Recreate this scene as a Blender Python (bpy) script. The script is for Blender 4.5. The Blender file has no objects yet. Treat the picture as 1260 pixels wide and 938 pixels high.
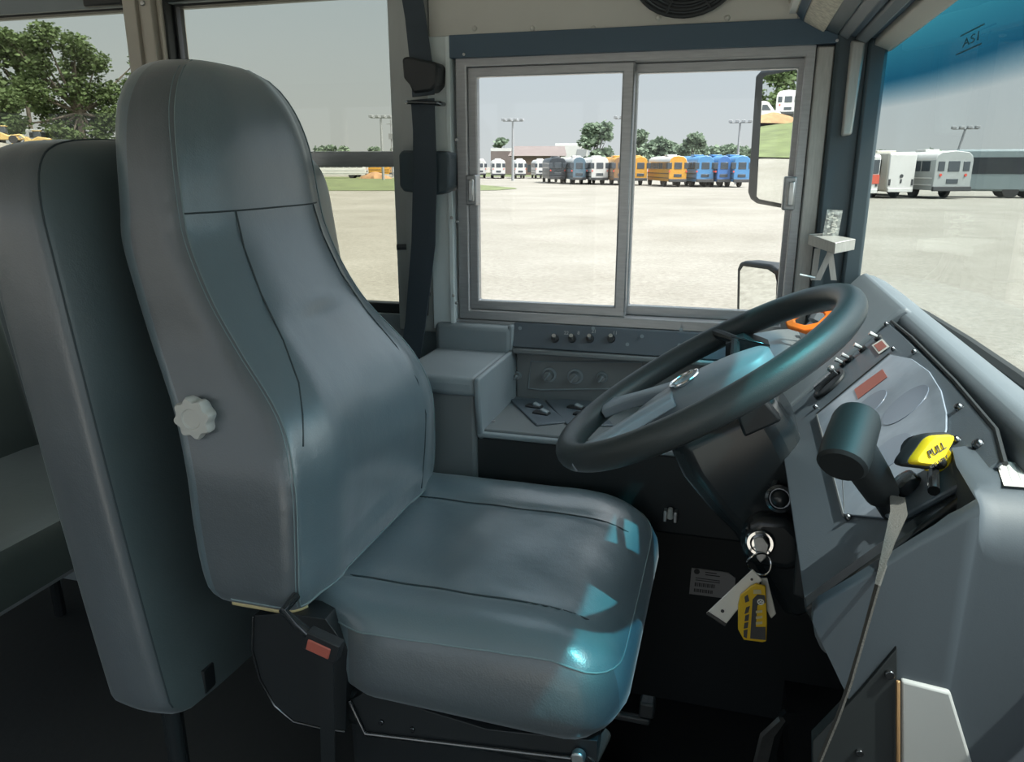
import bpy, bmesh, math, random
from mathutils import Vector, Matrix
R = math.radians
rnd = random.Random(7)
sc = bpy.context.scene
COL = sc.collection

# ------------------------------------------------------------------ survey of the photograph
F, PIT, YAW, CZ = 946., R(15.7), R(16.), 1.15
def ray(px, py):
    u = px - 630.; v = 469. - py
    f = F * math.cos(PIT) + v * math.sin(PIT); w = v * math.cos(PIT) - F * math.sin(PIT)
    hx, hy = -math.sin(YAW), math.cos(YAW); rx, ry = math.cos(YAW), math.sin(YAW)
    return (f * hx + u * rx, f * hy + u * ry, w)
def P(px, py, x=None, y=None, z=None):
    d = ray(px, py)
    t = x / d[0] if x is not None else (y / d[1] if y is not None else (z - CZ) / d[2])
    return Vector((t * d[0], t * d[1], CZ + t * d[2]))
GZ = -1.0                                   # the lot lies a metre under the bus floor
def far(px, dist, z=GZ):                    # a spot on the lot in the direction of a column, so many metres out
    d = ray(px, 203.); h = math.hypot(d[0], d[1])
    return Vector((d[0] / h * dist, d[1] / h * dist, z))

# ------------------------------------------------------------------ mesh builder
def frame_of(n):
    n = Vector(n).normalized()
    a = Vector((0, 0, 1)) if abs(n.z) < .9 else Vector((1, 0, 0))
    u = a.cross(n).normalized(); v = n.cross(u)
    return u, v, n
class MB:
    def __init__(s): s.bm = bmesh.new(); s.mi = 0
    def mat(s, i): s.mi = i; return s
    def face(s, vs):
        try:
            f = s.bm.faces.new(vs); f.material_index = s.mi; f.smooth = True; return f
        except ValueError: return None
    def v(s, p): return s.bm.verts.new(Vector(p))
    def box(s, c, d, rot=None, taper=1.0):
        c = Vector(c); M = rot.to_matrix() if hasattr(rot, 'to_matrix') else (rot or Matrix.Identity(3))
        vs = []
        for k in (-1, 1):
            q = taper if k > 0 else 1
            for a, b in ((-1, -1), (1, -1), (1, 1), (-1, 1)):
                vs.append(s.v(c + M @ Vector((a * d[0] / 2 * q, b * d[1] / 2 * q, k * d[2] / 2))))
        for q in ((0, 3, 2, 1), (4, 5, 6, 7), (0, 1, 5, 4), (1, 2, 6, 5), (2, 3, 7, 6), (3, 0, 4, 7)):
            s.face([vs[i] for i in q])
        return s
    def ring(s, xa, xb, za, zb, wl, wr, wb, wt, y0, y1):   # a mitred rectangular frame in the x-z plane
        o = [(xa, za), (xb, za), (xb, zb), (xa, zb)]; i = [(xa + wl, za + wb), (xb - wr, za + wb), (xb - wr, zb - wt), (xa + wl, zb - wt)]
        L_ = [[s.v((x, y, z)) for x, z in q] for q, y in ((o, y0), (o, y1), (i, y1), (i, y0))]; L_.append(L_[0])
        for r0, r1 in zip(L_, L_[1:]):
            for k in range(4): s.face([r0[k], r0[(k + 1) % 4], r1[(k + 1) % 4], r1[k]])
        return s
    def lohi(s, a, b):
        a = Vector(a); b = Vector(b)
        return s.box((a + b) / 2, [abs(q) for q in (b - a)])
    def loft(s, rings, cap0=True, cap1=True, close=True):
        R_ = [[s.v(p) for p in r] for r in rings]
        n = len(R_[0])
        for a, b in zip(R_, R_[1:]):
            for i in range(n if close else n - 1):
                j = (i + 1) % n
                s.face([a[i], a[j], b[j], b[i]])
        if cap0: s.face(R_[0][::-1])
        if cap1: s.face(R_[-1])
        return s
    def tube(s, pts, r, n=10, caps=True, closed=False, flat=1.0, up=None):
        pts = [Vector(p) for p in pts]; m = len(pts)
        rs = r if isinstance(r, (list, tuple)) else [r] * m
        rings = []; pu = None
        for i in range(m):
            if closed: t = pts[(i + 1) % m] - pts[i - 1]
            else: t = pts[min(i + 1, m - 1)] - pts[max(i - 1, 0)]
            t.normalize()
            if pu is None:
                u = Vector(up) if up else frame_of(t)[0]
            else: u = pu
            u = (u - t * u.dot(t)).normalized(); w = t.cross(u); pu = u
            rings.append([pts[i] + (u * math.cos(2 * math.pi * k / n) + w * flat * math.sin(2 * math.pi * k / n)) * rs[i] for k in range(n)])
        if closed:
            rings.append(rings[0])
            R_ = [[s.v(p) for p in q] for q in rings[:-1]]; R_.append(R_[0])
            for a, b in zip(R_, R_[1:]):
                for i in range(n): s.face([a[i], a[(i + 1) % n], b[(i + 1) % n], b[i]])
            return s
        return s.loft(rings, caps, caps)
    def cyl(s, c, n, r, h, seg=24, r2=None):
        u, v, n = frame_of(n); c = Vector(c); r2 = r if r2 is None else r2
        ring = lambda q, t: [c + n * t + (u * math.cos(2 * math.pi * k / seg) + v * math.sin(2 * math.pi * k / seg)) * q for k in range(seg)]
        return s.loft([ring(r, 0), ring(r2, h)])
    def lathe(s, c, n, prof, seg=28):
        u, v, n = frame_of(n); c = Vector(c)
        return s.loft([[c + n * t + (u * math.cos(2 * math.pi * k / seg) + v * math.sin(2 * math.pi * k / seg)) * max(q, 1e-5) for k in range(seg)] for q, t in prof])
    def prism(s, poly, d):                       # poly: 3-D points of one face, d: extrusion vector
        d = Vector(d); a = [Vector(p) for p in poly]
        return s.loft([a, [p + d for p in a]])
    def ribbon(s, pts, w, side, t=.0012):
        pts = [Vector(p) for p in pts]; rings = []
        for i, p in enumerate(pts):
            sd = Vector(side[i] if isinstance(side[0], (tuple, list, Vector)) else side).normalized()
            tg = (pts[min(i + 1, len(pts) - 1)] - pts[max(i - 1, 0)]).normalized()
            sd = (sd - tg * sd.dot(tg)).normalized(); nn = tg.cross(sd); ww = w[i] if isinstance(w, (list, tuple)) else w
            rings.append([p + sd * ww / 2 + nn * t, p - sd * ww / 2 + nn * t, p - sd * ww / 2 - nn * t, p + sd * ww / 2 - nn * t])
        return s.loft(rings)
    def ball(s, c, r, sc_=(1, 1, 1), u=12, v=8):
        c = Vector(c)
        return s.lathe_like(c, r, sc_, u, v)
    def lathe_like(s, c, r, sc_, u, v):
        rings = []
        for j in range(v + 1):
            a = math.pi * j / v - math.pi / 2; q = max(math.cos(a), 1e-4) * r
            rings.append([c + Vector((q * math.cos(2 * math.pi * k / u) * sc_[0], q * math.sin(2 * math.pi * k / u) * sc_[1], r * math.sin(a) * sc_[2])) for k in range(u)])
        return s.loft(rings)
    def build(s, name, mats, parent=None, bev=0, seg=2, ang=35, sub=0, fix=True):
        if fix:
            bmesh.ops.recalc_face_normals(s.bm, faces=s.bm.faces[:])
        me = bpy.data.meshes.new(name); s.bm.to_mesh(me); s.bm.free()
        for m in (mats if isinstance(mats, (list, tuple)) else [mats]): me.materials.append(m)
        o = bpy.data.objects.new(name, me); COL.objects.link(o)
        if bev:
            b = o.modifiers.new('bevel', 'BEVEL'); b.width = bev; b.segments = seg; b.limit_method = 'ANGLE'; b.angle_limit = R(ang)
            b.harden_normals = False
        if sub:
            q = o.modifiers.new('sub', 'SUBSURF'); q.levels = q.render_levels = sub
        try: me.set_sharp_from_angle(angle=R(ang))
        except Exception: pass
        if parent is not None: attach(o, parent)
        return o
def wloc(o):                                   # where an object's origin stands (no rotations are used on parents before attaching)
    p = o.location.copy()
    if o.parent is not None: p += o.matrix_parent_inverse.translation + wloc(o.parent)
    return p
def attach(o, parent):
    o.parent = parent; o.matrix_parent_inverse = Matrix.Translation(-wloc(parent))
    return o
def tag(o, label=None, cat=None, group=None, kind=None):
    if label: o['label'] = label
    if cat: o['category'] = cat
    if group: o['group'] = group
    if kind: o['kind'] = kind
    return o
def thing(name, label, cat, loc=(0, 0, 0), group=None):
    o = bpy.data.objects.new(name, None); COL.objects.link(o); o.location = loc; o.empty_display_size = .05
    return tag(o, label, cat, group)
def struct(mb, name, mat, bev=0, parent=None, seg=2):
    o = mb.build(name, mat, parent, bev, seg)
    if parent is None: o['kind'] = 'structure'
    return o
def part_label(o, text): o['label'] = text; return o
def copy_tree(o, parent=None):
    c = o.copy(); COL.objects.link(c)
    if parent is not None:
        mpi = o.matrix_parent_inverse.copy(); c.parent = parent; c.matrix_parent_inverse = mpi
    for ch in list(o.children): copy_tree(ch, c)
    return c
def text(name, body, size, loc, xdir, ndir, mat, parent, extrude=.0003, align='CENTER', sx=1.0):
    cu = bpy.data.curves.new(name, 'FONT'); cu.body = body; cu.size = size; cu.extrude = extrude; cu.align_x = align; cu.align_y = 'CENTER'
    cu.materials.append(mat)
    o = bpy.data.objects.new(name, cu); COL.objects.link(o)
    me = bpy.data.meshes.new_from_object(o.evaluated_get(bpy.context.evaluated_depsgraph_get())); bpy.data.objects.remove(o)
    for v in me.vertices: v.co.x *= sx
    o = bpy.data.objects.new(name, me); COL.objects.link(o)
    x = Vector(xdir).normalized(); n = Vector(ndir); n = (n - x * n.dot(x)).normalized(); y = n.cross(x)
    M = Matrix((x, y, n)).transposed().to_4x4(); M.translation = Vector(loc)
    o.matrix_world = M
    o.parent = parent; o.matrix_parent_inverse = Matrix.Translation(-wloc(parent))
    return o

# ------------------------------------------------------------------ materials
def s2l(c):
    return tuple(((q / 255. + .055) / 1.055) ** 2.4 if q / 255. > .04045 else q / 255. / 12.92 for q in c)
def nodes(name):
    m = bpy.data.materials.new(name); m.use_nodes = True
    nt = m.node_tree; b = nt.nodes['Principled BSDF']
    return m, nt, b
def pm(name, col, rough=.5, metal=0, bump=0, bscale=300, var=0, vscale=8, spec=.5, coat=0, stretch=None, trans=0):
    m, nt, b = nodes(name)
    b.inputs['Base Color'].default_value = (*col, 1); b.inputs['Roughness'].default_value = rough
    b.inputs['Metallic'].default_value = metal; b.inputs['Specular IOR Level'].default_value = spec
    b.inputs['Coat Weight'].default_value = coat; b.inputs['Coat Roughness'].default_value = .15
    tc = nt.nodes.new('ShaderNodeTexCoord'); L = nt.links
    src = tc.outputs['Object']
    if stretch:
        mp = nt.nodes.new('ShaderNodeMapping'); mp.inputs['Scale'].default_value = stretch; L.new(src, mp.inputs['Vector']); src = mp.outputs['Vector']
    if bump:
        n = nt.nodes.new('ShaderNodeTexNoise'); n.inputs['Scale'].default_value = bscale; n.inputs['Detail'].default_value = 3
        bp = nt.nodes.new('ShaderNodeBump'); bp.inputs['Strength'].default_value = bump; bp.inputs['Distance'].default_value = .002
        L.new(src, n.inputs['Vector']); L.new(n.outputs['Fac'], bp.inputs['Height']); L.new(bp.outputs['Normal'], b.inputs['Normal'])
    if var:
        n = nt.nodes.new('ShaderNodeTexNoise'); n.inputs['Scale'].default_value = vscale; n.inputs['Detail'].default_value = 5
        mr = nt.nodes.new('ShaderNodeMapRange'); mr.inputs['From Min'].default_value = .3; mr.inputs['From Max'].default_value = .7
        mr.inputs['To Min'].default_value = 1 - var; mr.inputs['To Max'].default_value = 1 + var
        mx = nt.nodes.new('ShaderNodeVectorMath'); mx.operation = 'SCALE'; mx.inputs[0].default_value = col
        L.new(src, n.inputs['Vector']); L.new(n.outputs['Fac'], mr.inputs['Value']); L.new(mr.outputs['Result'], mx.inputs['Scale'])
        L.new(mx.outputs['Vector'], b.inputs['Base Color'])
    return m
def vinyl(name, col, rough=.42, bump=.25):
    m, nt, b = nodes(name); L = nt.links
    b.inputs['Roughness'].default_value = rough; b.inputs['Specular IOR Level'].default_value = .9
    b.inputs['Coat Weight'].default_value = .8; b.inputs['Coat Roughness'].default_value = .28; b.inputs['Sheen Weight'].default_value = .35; b.inputs['Sheen Roughness'].default_value = .4; b.inputs['Sheen Tint'].default_value = (.85, .93, 1, 1)
    tc = nt.nodes.new('ShaderNodeTexCoord')
    vo = nt.nodes.new('ShaderNodeTexVoronoi'); vo.inputs['Scale'].default_value = 420
    n1 = nt.nodes.new('ShaderNodeTexNoise'); n1.inputs['Scale'].default_value = 9; n1.inputs['Detail'].default_value = 4
    L.new(tc.outputs['Object'], vo.inputs['Vector']); L.new(tc.outputs['Object'], n1.inputs['Vector'])
    b1 = nt.nodes.new('ShaderNodeBump'); b1.inputs['Strength'].default_value = bump; b1.inputs['Distance'].default_value = .0008
    b2 = nt.nodes.new('ShaderNodeBump'); b2.inputs['Strength'].default_value = .35; b2.inputs['Distance'].default_value = .012
    L.new(vo.outputs['Distance'], b1.inputs['Height']); L.new(n1.outputs['Fac'], b2.inputs['Height'])
    L.new(b2.outputs['Normal'], b1.inputs['Normal']); L.new(b1.outputs['Normal'], b.inputs['Normal'])
    n2 = nt.nodes.new('ShaderNodeTexNoise'); n2.inputs['Scale'].default_value = 5; n2.inputs['Detail'].default_value = 6
    mr = nt.nodes.new('ShaderNodeMapRange'); mr.inputs['To Min'].default_value = .82; mr.inputs['To Max'].default_value = 1.18
    mx = nt.nodes.new('ShaderNodeVectorMath'); mx.operation = 'SCALE'; mx.inputs[0].default_value = col
    L.new(tc.outputs['Object'], n2.inputs['Vector']); L.new(n2.outputs['Fac'], mr.inputs['Value']); L.new(mr.outputs['Result'], mx.inputs['Scale'])
    L.new(mx.outputs['Vector'], b.inputs['Base Color'])
    return m
def glass(name, tint, refl=.05, band=None, rough=0.0):
    m = bpy.data.materials.new(name); m.use_nodes = True; nt = m.node_tree; nt.nodes.clear(); L = nt.links
    out = nt.nodes.new('ShaderNodeOutputMaterial'); tr = nt.nodes.new('ShaderNodeBsdfTransparent'); gl = nt.nodes.new('ShaderNodeBsdfGlossy')
    gl.inputs['Roughness'].default_value = rough
    mix = nt.nodes.new('ShaderNodeMixShader'); fr = nt.nodes.new('ShaderNodeLayerWeight'); fr.inputs['Blend'].default_value = .5
    pw = nt.nodes.new('ShaderNodeMath'); pw.operation = 'POWER'; pw.inputs[1].default_value = 5; L.new(fr.outputs['Facing'], pw.inputs[0])
    ma = nt.nodes.new('ShaderNodeMath'); ma.operation = 'MULTIPLY_ADD'; ma.inputs[1].default_value = .45; ma.inputs[2].default_value = .02; L.new(pw.outputs[0], ma.inputs[0])
    L.new(ma.outputs[0], mix.inputs['Fac']); L.new(tr.outputs['BSDF'], mix.inputs[1]); L.new(gl.outputs['BSDF'], mix.inputs[2])
    L.new(mix.outputs['Shader'], out.inputs['Surface'])
    sq = lambda c: tuple(math.sqrt(q) for q in c)        # light crosses two faces of a pane
    tint = sq(tint); tr.inputs['Color'].default_value = (*tint, 1)
    if band:
        z0, z1, z2, c1, c2 = band; c1 = sq(c1); c2 = sq(c2)
        g = nt.nodes.new('ShaderNodeTexCoord'); sp = nt.nodes.new('ShaderNodeSeparateXYZ'); mr = nt.nodes.new('ShaderNodeMapRange')
        mr.inputs['From Min'].default_value = z0; mr.inputs['From Max'].default_value = z2
        cr = nt.nodes.new('ShaderNodeValToRGB'); e = cr.color_ramp.elements
        e[0].position = 0; e[0].color = (*tint, 1); e[1].position = 1; e[1].color = (*c2, 1)
        q = cr.color_ramp.elements.new((z1 - z0) / (z2 - z0)); q.color = (*c1, 1)
        L.new(g.outputs['Object'], sp.inputs[0]); L.new(sp.outputs['Z'], mr.inputs['Value']); L.new(mr.outputs['Result'], cr.inputs['Fac']); L.new(cr.outputs['Color'], tr.inputs['Color'])
    return m

M = {}
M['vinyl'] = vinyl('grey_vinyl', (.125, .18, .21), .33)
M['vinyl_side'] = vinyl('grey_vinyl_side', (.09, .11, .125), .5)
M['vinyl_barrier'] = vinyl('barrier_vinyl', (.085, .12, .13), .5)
M['stitch'] = pm('stitch_thread', (.22, .29, .31), .7)
M['groove'] = pm('seam_groove', (.04, .06, .068), .6)
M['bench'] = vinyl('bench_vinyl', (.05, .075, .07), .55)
M['black'] = pm('black_plastic', (.018, .022, .025), .45, bump=.15, bscale=500)
M['black_gloss'] = pm('black_painted_steel', (.02, .025, .028), .25)
M['rubber'] = pm('black_rubber', (.016, .02, .022), .6)
M['wheelrim'] = pm('steering_rim_polyurethane', (.05, .058, .06), .33, bump=.2, bscale=900, spec=.35)
M['hub'] = pm('steering_hub_plastic', (.27, .31, .35), .36, bump=.12, bscale=900)
M['dash'] = pm('dash_plastic', (.125, .15, .17), .5, bump=.06, bscale=700, var=.06)
M['panel'] = pm('dash_panel_steel', (.10, .125, .15), .42, bump=.15, bscale=900)
M['cover'] = pm('engine_cover_moulding', (.055, .07, .084), .55, bump=.04, bscale=900, var=.08, vscale=4)
M['console'] = pm('console_plastic', (.24, .285, .31), .5, bump=.2, bscale=600, var=.07)
M['console_dark'] = pm('console_tray', (.17, .19, .20), .4, bump=.2, bscale=600)
M['alum'] = pm('window_aluminium', (.38, .39, .40), .38, metal=.6, var=.08, vscale=30, stretch=(1, 1, 8))
M['alum_light'] = pm('brushed_post_aluminium', (.42, .42, .40), .45, metal=.5, var=.1, vscale=40, stretch=(8, 8, 1))
M['cream'] = pm('painted_cream_steel', (.50, .48, .43), .5, var=.04)
M['panelwhite'] = pm('grey_white_panel', (.60, .60, .565), .55, bump=.08, bscale=200, var=.04)
M['pillar'] = pm('pillar_green_grey_paint', (.75, .84, .86), .45, var=.05)
M['post'] = pm('post_grey_paint', (.44, .47, .47), .5, var=.05)
M['navy'] = pm('navy_trim', (.055, .10, .145), .45, bump=.1, bscale=400)
M['apillar'] = pm('pillar_dark_blue_grey', (.05, .075, .09), .42)
M['ceiling'] = pm('ceiling_white_enamel', (.82, .82, .79), .5)
M['floor'] = pm('ribbed_black_floor', (.02, .024, .026), .7, bump=.4, bscale=60)
M['kick'] = pm('kick_panel_black', (.015, .02, .022), .6)
M['chrome'] = pm('chrome', (.8, .8, .8), .15, metal=1)
M['steel'] = pm('zinc_steel', (.55, .56, .56), .35, metal=.9, var=.1, vscale=60)
M['screw'] = pm('black_chrome_screw', (.12, .13, .14), .2, metal=.9)
M['knobwhite'] = pm('grey_white_plastic', (.62, .63, .60), .5)
M['band_print'] = pm('glass_print', (.02, .10, .14), .6)
M['red'] = pm('dull_red_plastic', (.45, .12, .09), .45)
M['yellow'] = pm('yellow_plastic', (.85, .62, .02), .35)
M['yellow_clear'] = pm('yellow_acrylic', (.80, .52, .03), .25, coat=.5)
M['orange'] = pm('orange_plastic', (.95, .20, .02), .45)
M['white'] = pm('white_paper_label', (.82, .82, .78), .6)
M['label_grey'] = pm('silver_label', (.42, .42, .42), .5)
M['ink'] = pm('label_ink', (.06, .06, .06), .6)
M['tagwhite'] = pm('white_tag_plastic', (.88, .87, .80), .4)
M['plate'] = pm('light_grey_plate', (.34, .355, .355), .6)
M['strap'] = pm('grey_webbing', (.08, .078, .072), .8, bump=.5, bscale=900)
M['belt'] = pm('dark_blue_webbing', (.045, .062, .08), .75, bump=.4, bscale=900)
M['edge_glint'] = pm('orange_edge_glint', (.45, .28, .14), .4, metal=.6)  # orange tone paints the glint along the panel joint
M['foam'] = pm('yellow_foam_edge', (.6, .52, .28), .8)
M['lens'] = pm('cluster_lens', (.30, .35, .42), .2, coat=.6, var=.25, vscale=14)  # pale blue-grey carries the washed-out reflection on the lens
M['lens_dim'] = pm('gauge_face', (.22, .26, .33), .25, coat=.4)
M['sticker_red'] = pm('red_print_and_reflection', (.42, .13, .10), .5)
M['carpet'] = pm('beige_textured_liner', (.55, .52, .44), .9, bump=.9, bscale=160, var=.25, vscale=120)
M['mirror'] = pm('mirror_silver', (.9, .92, .9), .0, metal=1)
M['clear_card'] = pm('clear_printed_card', (.45, .47, .45), .25, var=.6, vscale=160)
M['glass_driver'] = glass('driver_window_glass', (.75, .76, .75))
M['glass_rear'] = glass('tinted_passenger_glass', (.54, .54, .47))
M['windshield'] = glass('windshield_glass', (.60, .645, .62), band=(1.245, 1.29, 1.40, (.016, .115, .19), (.07, .36, .41)))

# ================================================================== SETTING: the bus shell
WY = 1.55                                    # inner face of the left wall
XB, XF, YR = -4.2, .30, -.95                 # rear bulkhead, cowl, right wall
b = MB(); b.lohi((XB, YR - .06, -.06), (XF + .05, WY + .06, 0)); struct(b, 'floor', M['floor'])
b = MB()                                     # curved roof
prof = [(-1.0, 1.50), (-.93, 1.62), (-.7, 1.70), (.3, 1.74), (1.3, 1.70), (1.53, 1.62), (1.6, 1.50)]
ring = lambda x: [Vector((x, y, z)) for y, z in prof] + [Vector((x, y * 1.02 - .006, z + .05)) for y, z in prof[::-1]]
b.loft([ring(XB), ring(.24)]); struct(b, 'ceiling', M['ceiling'])

# left wall: low panel, header, posts
b = MB(); b.lohi((XB, WY, 0), (XF, WY + .07, .83)); b.lohi((XB, WY, 1.487), (-.61, WY + .07, 1.55))
b.mat(1).lohi((-.60, WY - .026, .820), (.14, WY + .03, .8328)); struct(b, 'wall_left', [M['console'], M['alum']])
b = MB(); b.lohi((-.604, WY - .03, 1.391), (.075, WY + .05, 1.58))
for px in (584, 655, 730, 810, 895):        # dimple bolts of the header panel
    p = P(px, 35 if px < 800 else 22, y=WY - .03); b.cyl((p.x, p.y, p.z), (0, -1, 0), .0055, .003, 14, .004); b.cyl((p.x, p.y - .003, p.z), (0, -1, 0), .003, .002, 10)
struct(b, 'trim_1', M['panelwhite'], .002)
b = MB(); b.lohi((-.561, WY - .036, 1.350), (.16, WY + .04, 1.3915))
b.mat(1)
for px, py in ((571, 67), (1030, 50)):
    p = P(px, py, y=WY - .036); b.cyl((p.x, p.y, p.z), (0, -1, 0), .003, .003, 10)
struct(b, 'trim_2', [M['navy'], M['steel']], .0015)
# post between the passenger windows and the driver's slider
b = MB(); b.lohi((-.70, WY - .01, .80), (-.675, WY + .05, 1.55)); b.lohi((-.672, WY - .02, .80), (-.61, WY + .05, 1.58))
b.mat(1).lohi((-.612, WY - .028, .81), (-.567, WY + .05, 1.392)); b.lohi((-.570, WY - .036, .81), (-.561, WY + .05, 1.39))
b.mat(2)
for px, py in ((562, 172), (563, 273), (556, 268), (558, 364), (562, 373)):
    p = P(px, py, y=WY - .036); b.cyl((p.x, p.y, p.z), (0, -1, 0), .0035, .003, 10)
struct(b, 'wall_left_post', [M['post'], M['pillar'], M['steel']], .003)
# the ridged post further back
b = MB()
x0 = -1.33
for dx0, dx1, dy in ((0, .012, .012), (.012, .045, .026), (.045, .062, .016), (.062, .088, .030), (.088, .098, .012), (.098, .104, .02)):
    b.lohi((x0 + dx0, WY - dy, .8), (x0 + dx1, WY + .06, 1.60))
b.mat(1).lohi((x0 + .104, WY - .012, .8), (x0 + .110, WY + .05, 1.60))
p = P(176, 4, y=WY - .03); b.mat(2).cyl(p, (0, -1, 0), .006, .004, 12)
struct(b, 'wall_left_post', [M['cream'], M['rubber'], M['steel']], .004)
for k, (xa, xb) in enumerate(((-2.45, -2.34), (-3.45, -3.34))):
    b = MB(); b.lohi((xa, WY - .025, .8), (xb, WY + .06, 1.6)); struct(b, 'wall_left_post', M['cream'], .006)
# passenger sashes: frame, mid rail, two panes
def passenger_window(n, xa, xb):
    b = MB(); y0, y1 = WY + .012, WY + .04
    b.ring(xa, xb, .83, 1.497, .004, .004, .022, .014, y0, y1)
    w = struct(b, 'window_%d' % n, M['rubber'], .002)
    r = MB(); r.lohi((xa, y0 - .012, 1.146), (xb, y1, 1.178)); part_label(r.build('sash_rail', M['alum'], w, .003), 'dark aluminium meeting rail')
    for nm, za, zb in (('lower_pane', .85, 1.15), ('upper_pane', 1.175, 1.49)):
        g = MB(); g.lohi((xa + .01, y0 + .008, za), (xb - .01, y0 + .012, zb)); g.build(nm, M['glass_rear'], w)
    return w
w2 = passenger_window(2, -1.217, -.70)
w3 = passenger_window(3, -2.34, -1.33)
passenger_window(4, -3.34, -2.45); passenger_window(5, XB, -3.45)
for px0, px1, w in ((106, 154, w3), (199, 255, w2)):   # finger latches along the top rail
    a, c = P(px0, 3, y=WY), P(px1, 3, y=WY)
    l = MB(); l.lohi((a.x, WY - .012, 1.489), (c.x, WY + .012, 1.515)); l.build('sash_latch', M['black'], w, .005)

# driver's slider
b = MB(); ya, yb = WY - .022, WY + .045
b.ring(-.555, .1115, .833, 1.3515, .023, .0165, .020, .0165, ya, yb)
w1 = struct(b, 'window_1', M['alum'], .002)
def sash(nm, xa, xb, y, wl, wr):
    s = MB(); zt, zb = 1.336, .852
    s.ring(xa, xb, zb, zt, wl, wr, .021, .019, y, y + .02)
    o = s.build(nm, M['alum'], w1, .003)
    g = MB(); g.lohi((xa + wl - .004, y + .008, zb + .016), (xb - wr + .004, y + .012, zt - .014)); g.build('pane', M['glass_driver'], o)
    return o
sl = sash('rear_sash', -.534, -.203, WY - .012, .020, .023)
sr = sash('front_sash', -.222, .098, WY + .014, .022, .012)
for px, py, nm, o in ((582, 234, 'sash_latch', sl), (971, 238, 'sash_latch', sr)):
    p = P(px, py, y=WY - .02); l = MB()
    l.lohi((p.x - .011, WY - .034, p.z - .030), (p.x + .011, WY - .004, p.z + .030)); l.mat(1).lohi((p.x - .004, WY - .042, p.z - .022), (p.x + .008, WY - .034, p.z + .022))
    l.build(nm, [M['alum'], M['steel']], o, .003)
# post strip, front pillar, pillar strip
b = MB(); b.lohi((.112, WY - .028, .83), (.141, WY + .05, 1.348)); struct(b, 'trim_3', M['alum_light'], .003)
b = MB(); b.lohi((.141, WY - .04, 0), (.222, WY + .06, 1.60)); b.lohi((.141, WY - .01, 1.34), (.222, WY + .06, 1.7))
b.lohi((.19, WY - .05, .9), (.222, WY + .02, 1.42))
struct(b, 'wall_left_pillar', M['apillar'], .006)
a = P(1040, 48, y=WY - .045)
b = MB(); b.prism([(.162, WY - .041, 1.352), (.186, WY - .041, 1.35), (.180, WY - .041, 1.200), (.163, WY - .041, 1.197)], (0, -.012, 0)); struct(b, 'trim_4', M['alum_light'], .004)
# roof edge above the windscreen: strips that run across the bus
CY0, CY1 = YR, 1.515
def strip(nm, m, pts, bev=.003):
    b = MB(); b.prism([(x, CY1, z) for x, z in pts], (0, CY0 - CY1, 0)); return struct(b, nm, m, bev)
strip('trim_5', M['carpet'], [(.050, 1.43), (.071, 1.398), (.076, 1.405), (.055, 1.44)])
strip('trim_6', M['navy'], [(.071, 1.40), (.083, 1.386), (.09, 1.41), (.078, 1.42)])
strip('trim_7', M['carpet'], [(.083, 1.387), (.119, 1.367), (.124, 1.385), (.09, 1.405)])
strip('trim_8', M['apillar'], [(.119, 1.372), (.142, 1.362), (.15, 1.40), (.125, 1.40)])
strip('trim_9', M['dash'], [(.142, 1.363), (.158, 1.353), (.165, 1.40), (.148, 1.40)])
strip('trim_10', M['navy'], [(.158, 1.362), (.170, 1.356), (.175, 1.40), (.163, 1.40)])
strip('trim_11', M['dash'], [(.170, 1.352), (.187, 1.345), (.195, 1.40), (.176, 1.40)])
strip('trim_12', M['navy'], [(.187, 1.356), (.20, 1.352), (.203, 1.40), (.19, 1.40)])
strip('trim_13', M['cream'], [(.199, 1.343), (.224, 1.333), (.231, 1.336), (.234, 1.375), (.203, 1.38)], .002)
b = MB(); b.lohi((.06, YR, 1.40), (.215, 1.6, 1.44)); b.prism([(.20, YR, 1.43), (.20, YR, 1.75), (.33, YR, 1.75), (.33, YR, 1.52), (.30, YR, 1.505), (.235, YR, 1.44)], (0, 1.6 - YR, 0)); struct(b, 'wall_front_header', M['ceiling'])
# windscreen: slightly bowed pane, rubber seal
WS = [(.226, 1.56), (.262, 1.42), (.287, 1.26), (.299, 1.08), (.305, .9), (.310, .5), (.312, .1), (.308, -.4), (.285, -.75), (.226, -.95)]
b = MB(); b.loft([[(x, y, .915), (x + .004, y, .915), (x + .004, y, 1.515), (x, y, 1.515)] for x, y in WS]); w = struct(b, 'window_6', M['windshield'])
b = MB(); b.tube([(x - .004, y, .926) for x, y in WS], .013, 10); b.build('seal', M['rubber'], w)
tx = P(1134, 40, y=1.28)
t = text('lettering', 'AS1', .016, (.283, 1.235, 1.311), (.014, -1, 0), (-1, 0, 0), M['band_print'], w, sx=3.2)
b = MB(); b.prism([(.281, 1.30, 1.299), (.285, 1.19, 1.299), (.285, 1.19, 1.301), (.281, 1.30, 1.301)], (-.0005, 0, 0)); b.prism([(.281, 1.29, 1.322), (.285, 1.19, 1.322), (.285, 1.19, 1.324), (.281, 1.29, 1.324)], (-.0005, 0, 0)); b.build('underline', M['band_print'], w)
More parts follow.
